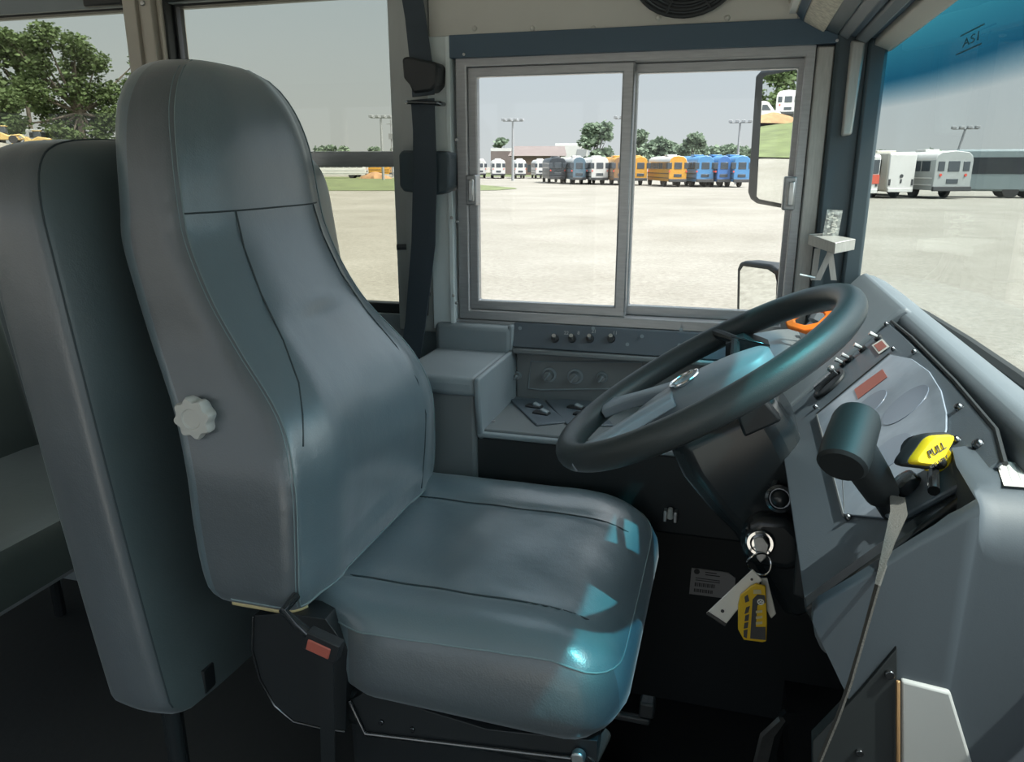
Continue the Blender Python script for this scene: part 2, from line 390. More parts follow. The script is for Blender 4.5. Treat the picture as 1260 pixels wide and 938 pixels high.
# nose wall, right wall with its doorway, rear bulkhead
b = MB(); b.lohi((XF + .01, YR, -.3), (XF + .03, WY + .06, .885)); b.lohi((.17, 1.08, .02), (.31, WY, .10)); struct(b, 'wall_front', M['kick'])
b = MB(); b.lohi((XB, YR - .06, 0), (-.75, YR, .75)); b.lohi((XB, YR - .06, 1.46), (.3, YR, 1.6))
for x in (-3.2, -2.2, -1.2, -.75, .2): b.lohi((x - .04, YR - .06, 0 if x > -.8 else .7), (x + .04, YR, 1.5))
struct(b, 'wall_right', M['cream'], .004)
b = MB(); b.lohi((XB - .05, YR, 0), (XB, WY, .8)); b.lohi((XB - .05, YR, 1.45), (XB, WY, 1.75))
for y in (-.9, .3, 1.5): b.lohi((XB - .05, y - .06, .7), (XB, y + .06, 1.5))
struct(b, 'wall_rear', M['cream'], .004)
# kick panel beside the pedals with its riveted joint
b = MB(); b.lohi((-.62, 1.50, 0), (.28, WY, .56)); b.mat(1).lohi((-.115, 1.492, .41), (-.03, 1.50, .4115)); struct(b, 'baseboard_left', [M['kick'], M['steel']], .004)

# speaker-like louvre at the top of the header
p = P(845, -36, y=WY - .034)
rt = thing('round_louvre', 'round black louvre grille set in the grey header above the driver window', 'vent', p)
b = MB()
for r_, h in ((.092, .006), (.079, .009), (.066, .011), (.053, .012), (.040, .012)):
    b.tube([p + Vector((r_ * math.cos(t * R(10)), -.004 - h * .4, r_ * .8 * math.sin(t * R(10)))) for t in range(36)], .0042, 8, closed=True)
b.build('ring', M['black'], rt)
b = MB(); b.loft([[p + Vector((.09 * math.cos(t * R(10)), q, .072 * math.sin(t * R(10)))) for t in range(36)] for q in (.003, -.003)]); b.build('backing', M['dash'], rt)
for a_ in (40, 140, 250, 300): b = MB(); b.tube([p + Vector((.04 * math.cos(R(a_)), -.012, .032 * math.sin(R(a_)))), p + Vector((.092 * math.cos(R(a_)), -.008, .074 * math.sin(R(a_))))], .003, 6); b.build('rib', M['black'], rt)

# ================================================================== DRIVER'S SEAT
def curve(tab, z, k):
    tab = sorted(tab)
    if z <= tab[0][0]: return tab[0][k]
    if z >= tab[-1][0]: return tab[-1][k]
    for i in range(len(tab) - 1):
        if z <= tab[i + 1][0]:
            a, c = tab[i], tab[i + 1]; t = (z - a[0]) / (c[0] - a[0])
            m0 = (c[k] - tab[max(i - 1, 0)][k]) / max(c[0] - tab[max(i - 1, 0)][0], 1e-6); h = c[0] - a[0]
            m1 = (tab[min(i + 2, len(tab) - 1)][k] - a[k]) / max(tab[min(i + 2, len(tab) - 1)][0] - a[0], 1e-6)
            t2, t3 = t * t, t ** 3
            return (2 * t3 - 3 * t2 + 1) * a[k] + (t3 - 2 * t2 + t) * h * m0 + (3 * t2 - 2 * t3) * c[k] + (t3 - t2) * h * m1
SC = 1.02
#        z     xf     hw    xr    bulge  radius
BACK = [(.572, -.522, .225, -.645, .000, .030), (.582, -.514, .240, -.655, .004, .028), (.605, -.510, .248, -.663, .008, .026), (.68, -.506, .247, -.672, .014, .026), (.76, -.508, .240, -.680, .020, .027),
        (.836, -.534, .218, -.708, .020, .028), (.922, -.603, .196, -.750, .024, .030), (.983, -.640, .191, -.769, .024, .032), (1.054, -.668, .187, -.786, .020, .034),
        (1.094, -.674, .185, -.785, .018, .036), (1.173, -.680, .177, -.787, .018, .038), (1.215, -.686, .166, -.792, .018, .042), (1.243, -.692, .150, -.795, .017, .044),
        (1.265, -.700, .128, -.795, .014, .042), (1.279, -.710, .102, -.792, .010, .036), (1.288, -.722, .070, -.785, .005, .028), (1.292, -.740, .03, -.770, 0, .012)]
NC, NF = 5, 18
def back_ring(z):
    xf, hw, xr, bu, r_ = [curve(BACK, z, k) for k in range(1, 6)]
    r_ = min(r_, hw * .95, (xf - xr) * .48)
    bu = max(bu, 0)
    pts = []
    def arc(cx, cy, a0, a1, rr):
        for i in range(NC + 1):
            a = R(a0 + (a1 - a0) * i / NC); pts.append(Vector((cx + rr * math.cos(a), cy + rr * math.sin(a), z)))
    yn, yf = SC - hw, SC + hw
    arc(xf - r_, yn + r_, -90, 0, r_)                                        # near front corner
    for i in range(1, NF):
        t = i / NF; u = 2 * t - 1
        rim = .006 * math.exp(-((abs(u) - .72) / .10) ** 2) if z < .95 else 0     # side bolsters
        pts.append(Vector((xf + bu * (1 - u ** 4) - .0 + rim - (.010 if z < .95 else 0) * math.exp(-(u / .45) ** 2) * (1 if bu > .01 else 0), yn + r_ + (yf - yn - 2 * r_) * t, z)))
    arc(xf - r_, yf - r_, 0, 90, r_)
    for i in range(1, 6): pts.append(Vector((xf - r_ + (xr + 2 * r_ - xf) * i / 6, yf, z)))
    arc(xr + r_, yf - r_, 90, 180, r_)
    for i in range(1, 10): pts.append(Vector((xr - .012 * math.sin(math.pi * i / 10), yf - r_ - (yf - yn - 2 * r_) * i / 10, z)))
    arc(xr + r_, yn + r_, 180, 270, r_)
    for i in range(1, 6): pts.append(Vector((xr + r_ + (xf - xr - 2 * r_) * i / 6, yn, z)))
    return pts
zs = [.572, .575, .58, .588] + [.60 + .0125 * i for i in range(49)] + [1.212, 1.225, 1.237, 1.248, 1.257, 1.265, 1.272, 1.278, 1.283, 1.287, 1.290, 1.292]
rings = []
for z in zs:
    rg = back_ring(z)
    if .62 < z < 1.2:
        for i in (1, 2):                                                     # gathered cloth along the near seam
            rg[i] = rg[i] + Vector((.0016 * math.sin(z * 330 + i), -.0016 * math.sin(z * 290), 0)) * (1 if z < .84 or z > 1.05 else .35)
    rings.append(rg)
seat = thing('driver_seat', 'high-backed grey vinyl driver seat with integral headrest behind the steering wheel', 'seat', (-.33, SC, 0))
b = MB(); b.loft(rings)
nr = len(rings[0]); b.bm.faces.index_update()
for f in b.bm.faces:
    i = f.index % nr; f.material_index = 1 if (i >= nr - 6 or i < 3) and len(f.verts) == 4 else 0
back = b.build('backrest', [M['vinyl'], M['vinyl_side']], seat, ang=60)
def fpt(z, u, out=.0008):                     # a spot on the front of the backrest, u from -1 (near) to 1 (far)
    rg = back_ring(z); fr = rg[NC:NC + NF + 1]
    t = (u + 1) / 2 * NF; i = min(int(t), NF - 1); q = fr[i].lerp(fr[i + 1], t - i); q.x += out; return q
b = MB()
zz = [.585 + .0135 * i for i in range(53)]
b.tube([back_ring(z)[3] + Vector((.0003, -.0003, 0)) for z in zz], .0010, 6)
b.tube([back_ring(z)[3].lerp(back_ring(z)[2], .5) + Vector((.0002, -.0003, 0)) for z in zz], .0007, 6)
nf = NC + NF + 2
b.tube([back_ring(z)[nf] + Vector((.0006, .0006, 0)) for z in zz], .0014, 6)
bottom = [back_ring(.586)[i] + Vector((.0005, 0, 0)) for i in range(3, NC + NF + 3)]
b.tube(bottom, .0016, 6)
rg = back_ring(.588); b.tube([rg[i] + Vector((0, -.0008, 0)) for i in range(len(rg) - 5, len(rg))] + [rg[0] + Vector((0, -.0008, 0)), rg[1]], .0012, 6)
part_label(b.build('stitching', M['stitch'], back), 'pale thread along the edge seams')
b = MB()
b.tube([back_ring(1.09)[3], back_ring(1.09)[4]] + [fpt(1.09, -1 + .05 * i, .0003) for i in range(41)], .0013, 6)
L1 = [(1.09, -.62), (1.04, -.64), (.98, -.68), (.92, -.74), (.87, -.83), (.835, -.92), (.80, -.98)]
L2 = [(1.09, .80), (1.04, .80), (.98, .77), (.92, .74), (.86, .71), (.80, .68), (.74, .66), (.68, .655), (.60, .65)]
for L_ in (L1, L2):
    b.tube([fpt(z, u, .0003) for z, u in L_], .0012, 6)
b.build('seam', M['groove'], back)
b = MB(); rg = back_ring(.576); b.tube([rg[i] + Vector((-.004, .004, -.003)) for i in range(len(rg) - 6, len(rg))] + [rg[i] + Vector((-.004, .004, -.003)) for i in range(0, 5)], .0045, 8)
part_label(b.build('foam_edge', M['foam'], back), 'yellow foam showing under the cover')
# lumbar knob
kz = .836; ky = SC - curve(BACK, kz, 2); kc = P(246, 511, y=ky)
b = MB()
prf = []
def lobes(r0, amp, y): return [Vector((kc.x + (r0 + amp * (math.cos(8 * t * R(5)) ** 1)) * math.cos(t * R(5) + .2), y, kc.z + (r0 + amp * math.cos(8 * t * R(5))) * math.sin(t * R(5) + .2))) for t in range(72)]
b.loft([lobes(.022, .001, ky + .004), lobes(.026, .0022, ky - .003), lobes(.0265, .0026, ky - .014), lobes(.0245, .0024, ky - .018), lobes(.014, 0, ky - .0185), lobes(.0125, 0, ky - .0165), lobes(.004, 0, ky - .0165)])
part_label(b.build('lumbar_knob', M['knobwhite'], seat, ang=28), 'grey-white scalloped knob')
# cushion
def plan(z, xa, xb, ya_, yb_, r0, r1, n=7, m=10):
    pts = []
    def arc(cx, cy, a0, rr):
        for i in range(n): a = R(a0 + 90. * i / (n - 1)); pts.append((cx + rr * math.cos(a), cy + rr * math.sin(a)))
    def seg(p, q):
        for i in range(1, m): t = i / m; pts.append((p[0] + (q[0] - p[0]) * t, p[1] + (q[1] - p[1]) * t))
    arc(xa + r0, ya_ + r0, 180, r0); seg((xa + r0, ya_), (xb - r1, ya_))
    arc(xb - r1, ya_ + r1, 270, r1); seg((xb, ya_ + r1), (xb, yb_ - r1))
    arc(xb - r1, yb_ - r1, 0, r1); seg((xb - r1, yb_), (xa + r0, yb_))
    arc(xa + r0, yb_ - r0, 90, r0); seg((xa, yb_ - r0), (xa, ya_ + r0))
    return pts
XA, XBk, YA, YB = -.60, -.086, .772, 1.292
def ctop(x, y):                                # height of the cushion's top
    u = (x - (XA + XBk) / 2) / ((XBk - XA) / 2); v = (y - (YA + YB) / 2) / ((YB - YA) / 2)
    z = .577 + .016 * math.exp(-((abs(v) - .80) / .2) ** 2) - .006 * math.exp(-(v / .3) ** 2)
    z -= .050 * max(0, (u - .45) / .55) ** 2.2
    z -= .03 * max(0, (-u - .7) / .3) ** 2
    for s_ in (.56, -.52):
        z -= .004 * math.exp(-((v - s_) / .035) ** 2)
    z += .0007 * math.sin(x * 61 + y * 23) * math.sin(y * 47)
    z -= .010 * max(0, -v - .6) / .4 * max(0, min(1, (.4 - u)))
    return z
rings = []
for z, ins in ((.452, .034), (.455, .028), (.465, .012), (.480, .004), (.500, 0), (.515, .001)):
    rings.append([Vector((x, y, z + (.018 * max(0, -(x + .25)) if z < .47 else 0))) for x, y in plan(z, XA + ins, XBk - ins - max(0, (.50 - z)) * .35, YA + ins, YB - ins, .05, .075)])
for fz, ins in ((.35, .003), (.6, .007), (.8, .013), (.93, .022), (1, .034), (1, .046), (1, .058), (1, .07), (1, .082), (1, .094), (1, .1), (1, .106), (1, .112), (1, .118), (1, .124), (1, .130), (1, .14), (1, .155), (1, .17), (1, .185), (1, .20), (1, .215), (1, .23), (1, .245)):
    rg = []
    for x, y in plan(0, XA + ins, XBk - ins, YA + ins, YB - ins, max(.05 - ins * .3, .012), max(.075 - ins * .3, .012)):
        zt = ctop(x, y); base = .515
        rg.append(Vector((x, y, base + (zt - base) * fz)))
    rings.append(rg)
# fill the top with a grid-like collapse to a spine
rg = [Vector((p.x, (YA + YB) / 2 + (p.y - (YA + YB) / 2) * .25, ctop(p.x, (YA + YB) / 2 + (p.y - (YA + YB) / 2) * .25))) for p in rings[-1]]; rings.append(rg)
def xback(p):                                  # the near rear corner is cut away for the buckle
    t = max(0, min(1, (p.y - YA) / .11)); xm = -.455 - .145 * t * t * (3 - 2 * t)
    p.x = XBk - (XBk - p.x) * (XBk - xm) / (XBk - XA); return p
for rg in rings:
    for p in rg: xback(p)
b = MB(); b.loft(rings); b.bm.faces.index_update()
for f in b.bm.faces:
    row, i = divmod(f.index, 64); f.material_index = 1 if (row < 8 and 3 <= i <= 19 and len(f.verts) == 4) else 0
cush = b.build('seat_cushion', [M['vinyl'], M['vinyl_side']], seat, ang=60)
def cpt(x, y): return Vector((x, y, ctop(x, y) + .0008))
vm = (YA + YB) / 2; vh = (YB - YA) / 2
for s_ in (.56, -.52): b = MB(); b.tube([xback(cpt(XA + .03 + .0105 * i, vm + vh * s_)) for i in range(43)], .0015, 6); b.build('seam', M['groove'], cush)
edge = rings[8]
b = MB(); b.tube([p + Vector((0, 0, .0012)) for p in edge], .0012, 6, closed=True)
for i in range(26):                                                             # puckers beside the seam
    q = edge[8 + i % 10] if i < 10 else edge[(8 + i) % len(edge)]
part_label(b.build('stitching', M['stitch'], cush), 'pale thread round the top edge')
# pan, suspension, side cover, rails
b = MB(); b.lohi((-.57, .80, .40), (-.12, 1.27, .456)); b.lohi((-.50, .86, .06), (-.18, 1.18, .40)); b.lohi((-.56, .82, 0), (-.12, 1.22, .06))
b.build('seat_pedestal', M['black'], seat, .012)
b = MB(); pl = [P(px, py, y=.79) for px, py in ((432, 862), (440, 893), (470, 905), (735, 938), (735, 912), (600, 898), (450, 852))]
b.prism(pl, (0, .03, 0)); b.mat(1); a = P(430, 862, y=.787); c = P(450, 903, y=.787); d = P(720, 935, y=.787); b.tube([a, c, d], .0035, 8)
for px, py in ((470, 888), (508, 897)): b.cyl(P(px, py, y=.79), (0, -1, 0), .004, .004, 10)
b.build('slide_bracket', [M['black'], M['screw']], seat, .002)
b = MB(); q = [P(px, py, y=.79) for px, py in ((312, 758), (311, 800), (320, 835), (338, 868), (362, 888), (400, 897), (425, 900), (428, 800), (400, 762), (350, 755))]
b.prism(q, (0, .04, 0)); b.mat(1); b.tube([p_ + Vector((0, -.001, 0)) for p_ in q[:7]], .0022, 8)
part_label(b.build('side_cover', [M['black'], M['screw']], seat, .006), 'black hinge cover with a pale edge')
b = MB(); p_ = P(725, 922, y=.80); b.cyl(p_ + Vector((.01, .04, -.005)), (-.25, -1, -.2), .013, .05, 20); b.mat(1).cyl(P(712, 930, y=.785) + Vector((0, .004, 0)), (0, -1, 0), .009, .012, 16)
part_label(b.build('slide_lever', [M['black_gloss'], M['steel']], seat, .002), 'round metal lever end')
b = MB(); b.lohi((-.075, .86, .455), (-.055, .88, .478)) ; b.lohi((-.13, .865, .44), (-.06, .875, .45)); b.build('height_lever', M['black'], seat, .003)
# buckle stalk and buckle
b = MB(); s0, s1, s2 = P(349, 752, y=.745), P(365, 768, y=.742), P(388, 786, y=.740)
b.tube([s0 + Vector((0, .03, .004)), s0, s1, s2], [.006, .006, .0065, .006], 10); b.mat(1).tube([s0 + Vector((.004, .02, .006)), s0 + Vector((.004, -.004, .004)), s1 + Vector((.003, -.006, .003)), s2 + Vector((0, -.006, .002))], .0012, 6)
st = b.build('buckle_stalk', [M['black_gloss'], M['screw']], seat)
d = (P(420, 800, y=.738) - P(383, 783, y=.738)).normalized(); up = Vector((0, -1, 0)).cross(d); mid = P(399, 793, y=.738)
Mx = Matrix((d, Vector((0, -1, 0)), up)).transposed()
b = MB(); b.box(mid, (.046, .016, .026), Mx); b.mat(1).box(mid + Vector((0, -.0085, 0)) - d * .003 - up * .003, (.032, .003, .016), Mx)
part_label(b.build('belt_buckle', [M['black'], M['red']], seat, .003), 'black buckle with a dull red button')
b = MB(); b.ribbon([P(401, 800, y=.735), P(402, 850, y=.735), P(404, 938, y=.74), P(406, 1000, y=.76)], .02, (1, 0, 0)); b.build('buckle_tail', M['black'], seat)
# dark hinge behind the cushion on the far side
b = MB(); b.lohi((-.64, 1.18, .45), (-.52, 1.28, .575)); b.mat(1).tube([P(500, 612, y=1.27), P(528, 607, y=1.27)], .006, 8); b.build('recliner_hinge', [M['black'], M['steel']], seat, .01)

# ================================================================== PADDED BARRIER BEHIND THE DRIVER
bar = thing('padded_barrier', 'tall grey vinyl padded barrier standing directly behind the driver seat', 'barrier', (-.78, 1.13, 0))
BT = [(.365, .335, 0), (.372, .350, 0), (.40, .37, 0), (1.08, .37, 0), (1.115, .366, 0), (1.14, .357, 0), (1.158, .343, 0), (1.170, .325, 0), (1.178, .298, 0), (1.183, .25, 0), (1.185, .15, 0)]
def bar_ring(z):
    hw = curve(BT, z, 1); t = (z - .37) / .745; xf = -.732 - .094 * t; th = .105 * (1 if z < 1.1 else math.sqrt(max(.05, 1 - ((z - 1.1) / .087) ** 2)) * .5 + .5)
    xf -= (.105 - th) / 2; xr = xf - th; r_ = .02; pts = []
    def arc(cx, cy, a0):
        for i in range(5): a = R(a0 + 22.5 * i); pts.append(Vector((cx + r_ * math.cos(a), cy + r_ * math.sin(a), z)))
    arc(xf - r_, 1.13 - hw + r_, -90)
    for i in range(1, 14): u = 2 * i / 14 - 1; pts.append(Vector((xf + .012 * (1 - u ** 4), 1.13 + (hw - r_) * u, z)))
    arc(xf - r_, 1.13 + hw - r_, 0); arc(xr + r_, 1.13 + hw - r_, 90)
    for i in range(1, 14): u = 1 - 2 * i / 14; pts.append(Vector((xr - .012 * (1 - u ** 4), 1.13 + (hw - r_) * u, z)))
    arc(xr + r_, 1.13 - hw + r_, 180)
    for i in range(1, 5): pts.append(Vector((xr + r_ + (th - 2 * r_) * i / 5, 1.13 - hw - .004 * math.sin(math.pi * i / 5), z)))
    return pts
zz = [.365, .368, .372, .38, .39, .40] + [.43 + .033 * i for i in range(20)] + [1.08, 1.10, 1.115, 1.128, 1.14, 1.15, 1.158, 1.165, 1.17, 1.175, 1.178, 1.181, 1.183, 1.185]
b = MB(); b.loft([bar_ring(z) for z in zz]); nr = len(bar_ring(.5)); b.bm.faces.index_update()
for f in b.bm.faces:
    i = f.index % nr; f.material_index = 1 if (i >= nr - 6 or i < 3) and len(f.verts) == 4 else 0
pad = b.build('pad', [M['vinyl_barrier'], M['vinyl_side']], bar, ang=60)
b = MB(); b.tube([bar_ring(z)[3] + Vector((.0003, -.0005, 0)) for z in zz[4:]], .0013, 6)
b.build('stitching', M['groove'], pad)
b = MB()
for y in (.83, 1.42):
    b = MB(); b.tube([(-.79, y, .38), (-.79, y, .02)], .016, 12); b.lohi((-.83, y - .04, 0), (-.75, y + .04, .02)); b.build('leg', M['black_gloss'], bar)
p_ = P(252, 838, y=.84); b = MB(); b.lohi((p_.x - .012, .835, p_.z - .02), (p_.x + .004, .86, p_.z + .02)); b.mat(1).cyl((p_.x - .004, .836, p_.z), (0, -1, 0), .005, .004, 10); b.build('bracket', [M['black'], M['steel']], bar, .002)
# first passenger bench behind it, seen as a dark shape
bench = thing('passenger_bench', 'dark green-grey passenger bench seat in the shade behind the padded barrier', 'bench', (-1.4, .95, 0))
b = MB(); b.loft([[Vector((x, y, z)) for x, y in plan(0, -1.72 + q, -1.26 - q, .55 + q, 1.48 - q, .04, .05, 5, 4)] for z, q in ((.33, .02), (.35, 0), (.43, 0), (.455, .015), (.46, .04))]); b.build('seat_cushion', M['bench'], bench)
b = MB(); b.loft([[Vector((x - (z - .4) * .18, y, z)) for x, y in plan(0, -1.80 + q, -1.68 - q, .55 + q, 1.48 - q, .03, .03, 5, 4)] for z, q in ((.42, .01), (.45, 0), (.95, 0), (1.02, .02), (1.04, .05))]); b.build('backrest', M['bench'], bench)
b = MB()
for y in (.65, 1.4):
    for x in (-1.65, -1.35): b = MB(); b.tube([(x, y, .34), (x, y, 0)], .014, 10); b.build('leg', M['black_gloss'], bench)

# ================================================================== SHOULDER BELT ON THE POST
bl = thing('seat_belt', 'dark shoulder belt with height adjuster hanging on the post beside the driver seat', 'seat belt', (-.63, 1.5, 0))
yb_ = 1.488
a0, a1, a2 = P(501, -40, y=yb_), P(511, 20, y=yb_), P(519, 85, y=yb_)
b = MB(); b.ribbon([a0, a1, a2, P(521, 118, y=yb_ - .006)], [.042, .042, .046, .046], (1, 0, 0)); b.ribbon([P(520, 122, y=yb_ - .006), P(522, 160, y=yb_ - .01), P(523, 210, y=yb_ - .016), P(521, 300, y=yb_ - .012), P(511, 400, y=yb_ - .01), P(500, 470, y=1.44), P(492, 560, y=1.40)], [.049, .047, .05, .052, .046, .044, .044], (1, 0, 0))
b.build('webbing', M['belt'], bl)
c = P(517, 88, y=yb_); b = MB(); b.prism([P(x, y, y=yb_ - .012) for x, y in ((494, 72), (499, 69), (534, 76), (538, 80), (537, 104), (530, 112), (508, 115), (503, 104), (496, 96))], (0, .05, 0)); part_label(b.build('height_adjuster', M['black'], bl, .005), 'black adjuster housing')
b = MB(); ca, cb = P(503, 126, y=yb_ - .012), P(539, 127, y=yb_ - .012)
b.tube([ca + Vector((-.004, 0, 0)), ca + Vector((0, -.004, 0)), cb + Vector((0, -.004, 0)), cb + Vector((.004, 0, 0)), cb + Vector((.002, .03, 0)), ca + Vector((-.002, .03, 0))], .0038, 8, closed=True); part_label(b.build('guide_loop', M['screw'], bl), 'metal guide loop')
b = MB(); b.prism([P(x, y, y=yb_ - .004) for x, y in ((490, 190), (494, 185), (548, 186), (553, 192), (553, 232), (549, 237), (536, 240), (496, 236), (491, 229))], (0, .056, 0)); part_label(b.build('retractor_cover', M['apillar'], bl, .008, 3), 'rounded plastic cover')
b = MB(); b.tube([P(533, 245, y=1.50), P(529, 305, y=1.50), P(524, 388, y=1.50)], .006, 8); b.cyl(P(500, 304, y=1.485), (-1, -.4, 0), .006, .02, 10); b.cyl(P(526, 362, y=1.50), (0, -1, 0), .008, .012, 12); b.build('anchor_bar', M['black'], bl)

# ================================================================== SIDE CONSOLE
con = thing('side_console', 'grey moulded switch console under the driver window with an armrest ledge', 'console', (-.2, 1.45, .5))
b = MB()
b.lohi((-.605, 1.505, .70), (-.432, 1.56, .826)); b.lohi((-.605, 1.285, .735), (-.438, 1.52, .772))          # armrest block
b.build('armrest', M['console'], con, .012, 3)
b = MB(); b.lohi((-.605, 1.295, .50), (-.442, 1.55, .745)); b.build('armrest_box', M['console_dark'], con, .008)
b = MB(); b.prism([(-.430, 1.283, .745), (-.430, 1.283, .774), (-.430, 1.507, .774), (-.430, 1.507, .829), (-.430, 1.55, .829), (-.430, 1.55, .60), (-.430, 1.31, .645), (-.430, 1.297, .66)], (-.012, 0, 0)); part_label(b.build('end_cheek', M['console'], con, .004), 'slanting cheek of the recess')
b = MB(); b.lohi((-.43, 1.53, .66), (.06, 1.56, .785)); b.lohi((-.43, 1.50, .770), (.06, 1.56, .782)); b.build('recess_wall', M['console_dark'], con, .004)
b = MB(); b.prism([(-.432, 1.506, .783), (-.432, 1.522, .833), (-.432, 1.555, .833), (-.432, 1.555, .783)], (.47, 0, 0)); sp = b.build('switch_panel', M['panel'], con, .003)
pn = Vector((0, -.05, .016)).normalized(); pn = Vector((0, -.952, .305))
def sw(px, py): return P(px, py, y=1.513)
for px in (683, 704, 726, 752):
    p_ = sw(px, 417); b = MB(); b.cyl(p_, pn, .0085, .005, 16, .0075); b.mat(1).tube([p_ + pn * .004, p_ + pn * .018 + Vector((.001, 0, .005))], [.003, .0042], 10)
    part_label(b.build('toggle_switch', [M['black'], M['steel']], sp), 'bright metal toggle')
for px, py in ((640, 404), (637, 425), (730, 404), (838, 406), (836, 425), (660, 421), (715, 427), (772, 424), (790, 414)): b = MB(); b.cyl(sw(px, py), pn, .0038, .002, 10); b.build('screw', M['console'], sp)
for px, py, s_ in ((697, 410, '22'), (712, 410, '8'), (731, 408, '21'), (757, 410, '11')): text('lettering', s_, .010, sw(px, py) + pn * .0015, (1, 0, 0), pn, M['steel'], sp)
for px, py, r_ in ((676, 461, .016), (708, 463, .017), (741, 464, .012), (637, 462, .009)):
    p_ = P(px, py, y=1.53); b = MB(); b.cyl(p_, (0, -1, 0), r_, .004, 24); b.mat(1).cyl(p_ + Vector((0, -.004, 0)), (0, -1, 0), r_ * .72, .014, 20, r_ * .6); b.mat(2).box(p_ + Vector((0, -.019, 0)), (.004, .006, r_ * 1.3), Matrix.Rotation(R(35), 3, 'Y'))
    b.build('heater_knob', [M['console'], M['console_dark'], M['console']], con, .001)
b = MB(); pts = [P(x, y, y=1.528) for x, y in ((653, 445), (650, 478), (664, 480), (790, 478), (790, 446))]; b.tube(pts, .0018, 6, closed=True); b.build('heater_bezel', M['console'], con)
b = MB(); b.lohi((-.44, 1.31, .645), (.06, 1.55, .668)); b.mat(1).lohi((-.44, 1.296, .655), (.06, 1.312, .664)); b.build('tray', [M['console_dark'], M['console']], con, .003)
tz = .668
def tray(px, py): return P(px, py, z=tz)
for corners in (((627, 493), (664, 492), (698, 521), (660, 525)), ((671, 494), (725, 492), (755, 525), (700, 527))):
    q = [tray(*c_) for c_ in corners]; b = MB(); b.prism(q, (0, 0, .004)); o = b.build('switch_plate', M['panel'], con, .002)
    ctr = sum(q, Vector()) / 4
    for f_ in (-.022, .024):
        e = ((q[2] + q[3]) / 2 - (q[0] + q[1]) / 2).normalized(); m_ = ctr + e * f_ + Vector((0, 0, .005))
        b = MB(); b.box(m_, (.034, .018, .006), Matrix.Rotation(R(-12), 3, 'Z')); b.mat(1).box(m_ + Vector((.006, 0, .004)), (.016, .013, .006), Matrix.Rotation(R(-12), 3, 'Z') @ Matrix.Rotation(R(18), 3, 'Y')); b.build('rocker_switch', [M['black'], M['console']], o, .002)
for px, py in ((607, 519), (640, 494)): b = MB(); b.cyl(tray(px, py), (0, 0, 1), .004, .002, 10); b.build('screw', M['steel'], con)
b = MB(); b.lohi((-.605, 1.305, .50), (.06, 1.33, .655)); b.build('front_panel', M['kick'], con, .006)
b = MB(); b.lohi((-.605, 1.33, .50), (.06, 1.5, .52)); b.build('bottom_panel', M['black'], con)

# ================================================================== DASHBOARD
PB, PT, SL = (.082, .794), (.214, .946), 1.15        # panel slope
dn = Vector((-1.15, 0, 1)).normalized(); ds = Vector((1, 0, 1.15)).normalized()
def on_panel(px, py, lift=0):
    d = Vector(ray(px, py)); p0 = Vector((.122, 0, .84)) - Vector((0, 0, CZ)); t = p0.dot(dn) / d.dot(dn)
    q = d * t; return Vector((q.x, q.y, q.z + CZ)) + dn * lift
def pp(s_, y, lift=0):                               # slope coordinate (metres up the panel from its foot) and y
    q = Vector((.082, y, .794)) + ds * s_ + dn * lift; return q
dash = thing('dashboard', 'grey moulded dashboard with sloping instrument panel under the windscreen', 'dashboard', (.2, 1.05, .7))
b = MB()
prof = [(.086, .778), (.216, .928), (.217, .944), (.221, .955), (.230, .961), (.242, .960), (.262, .951), (.296, .928), (.300, .78), (.16, .74), (.095, .76)]
b.prism([(x, .60, z) for x, z in prof], (0, .90, 0)); b.build('cowl', M['dash'], dash, .007, 3, 25)
b = MB(); pr2 = [(.068, .800), (.078, .803), (.214, .960), (.226, .968), (.238, .958), (.225, .94), (.09, .778)]
b.prism([(x, 1.118, z) for x, z in pr2], (0, .36, 0)); b.build('column_cheek', M['dash'], dash, .006, 3, 25)
b = MB(); pts = [pp(.0, .612, .001), pp(.188, .612, .001), pp(.199, .66, .001), pp(.201, .8, .001), pp(.199, 1.0, .001), pp(.197, 1.116, .001), pp(.0, 1.116, .001)]
b.prism(pts, dn * .004); pan = b.build('instrument_panel', M['panel'], dash, .0015)
# dark joint round the panel top
b = MB(); b.tube([pp(.1885, .606, .004), pp(.200, .66, .004), pp(.2035, .8, .004), pp(.2035, 1.0, .004), pp(.200, 1.117, .004)], .0022, 6); b.build('joint', M['rubber'], dash)
# cluster
cl = [on_panel(*q, lift=.0055) for q in ((1010, 515), (1100, 441), (1128, 447), (1150, 463), (1165, 487), (1172, 515), (1172, 535), (1165, 560), (1150, 590), (1125, 615), (1095, 645), (1045, 640))]
# the bottom right of the lens curls under the lever plate
b = MB(); b.prism(cl, dn * .002); lens = part_label(b.build('cluster_lens', M['lens'], pan, .0008), 'clear plastic lens over the gauges, washed pale by painted reflection')
b = MB(); b.tube([q + dn * .002 for q in (cl[0], cl[1])], .0016, 6); b.mat(1).tube([q + dn * .001 for q in (cl[11], cl[0])], .0018, 6); b.build('lens_edge', [M['rubber'], M['steel']], pan)
for px, py, r_ in ((1075, 505, .024), (1120, 505, .028), (1100, 565, .026)):
    c_ = on_panel(px, py, .0074); u_, v_, n_ = frame_of(dn); b = MB(); b.cyl(c_, dn, r_, .0006, 36); b.build('gauge', M['lens_dim'], lens)
b = MB(); b.prism([on_panel(*q, lift=.0078) for q in ((1057, 485), (1092, 460), (1098, 470), (1062, 497))], dn * .0004); part_label(b.build('red_reflection', M['sticker_red'], lens), 'dull red reflection of the sticker')  # the red sticker's reflection in the lens, painted as a flat strip
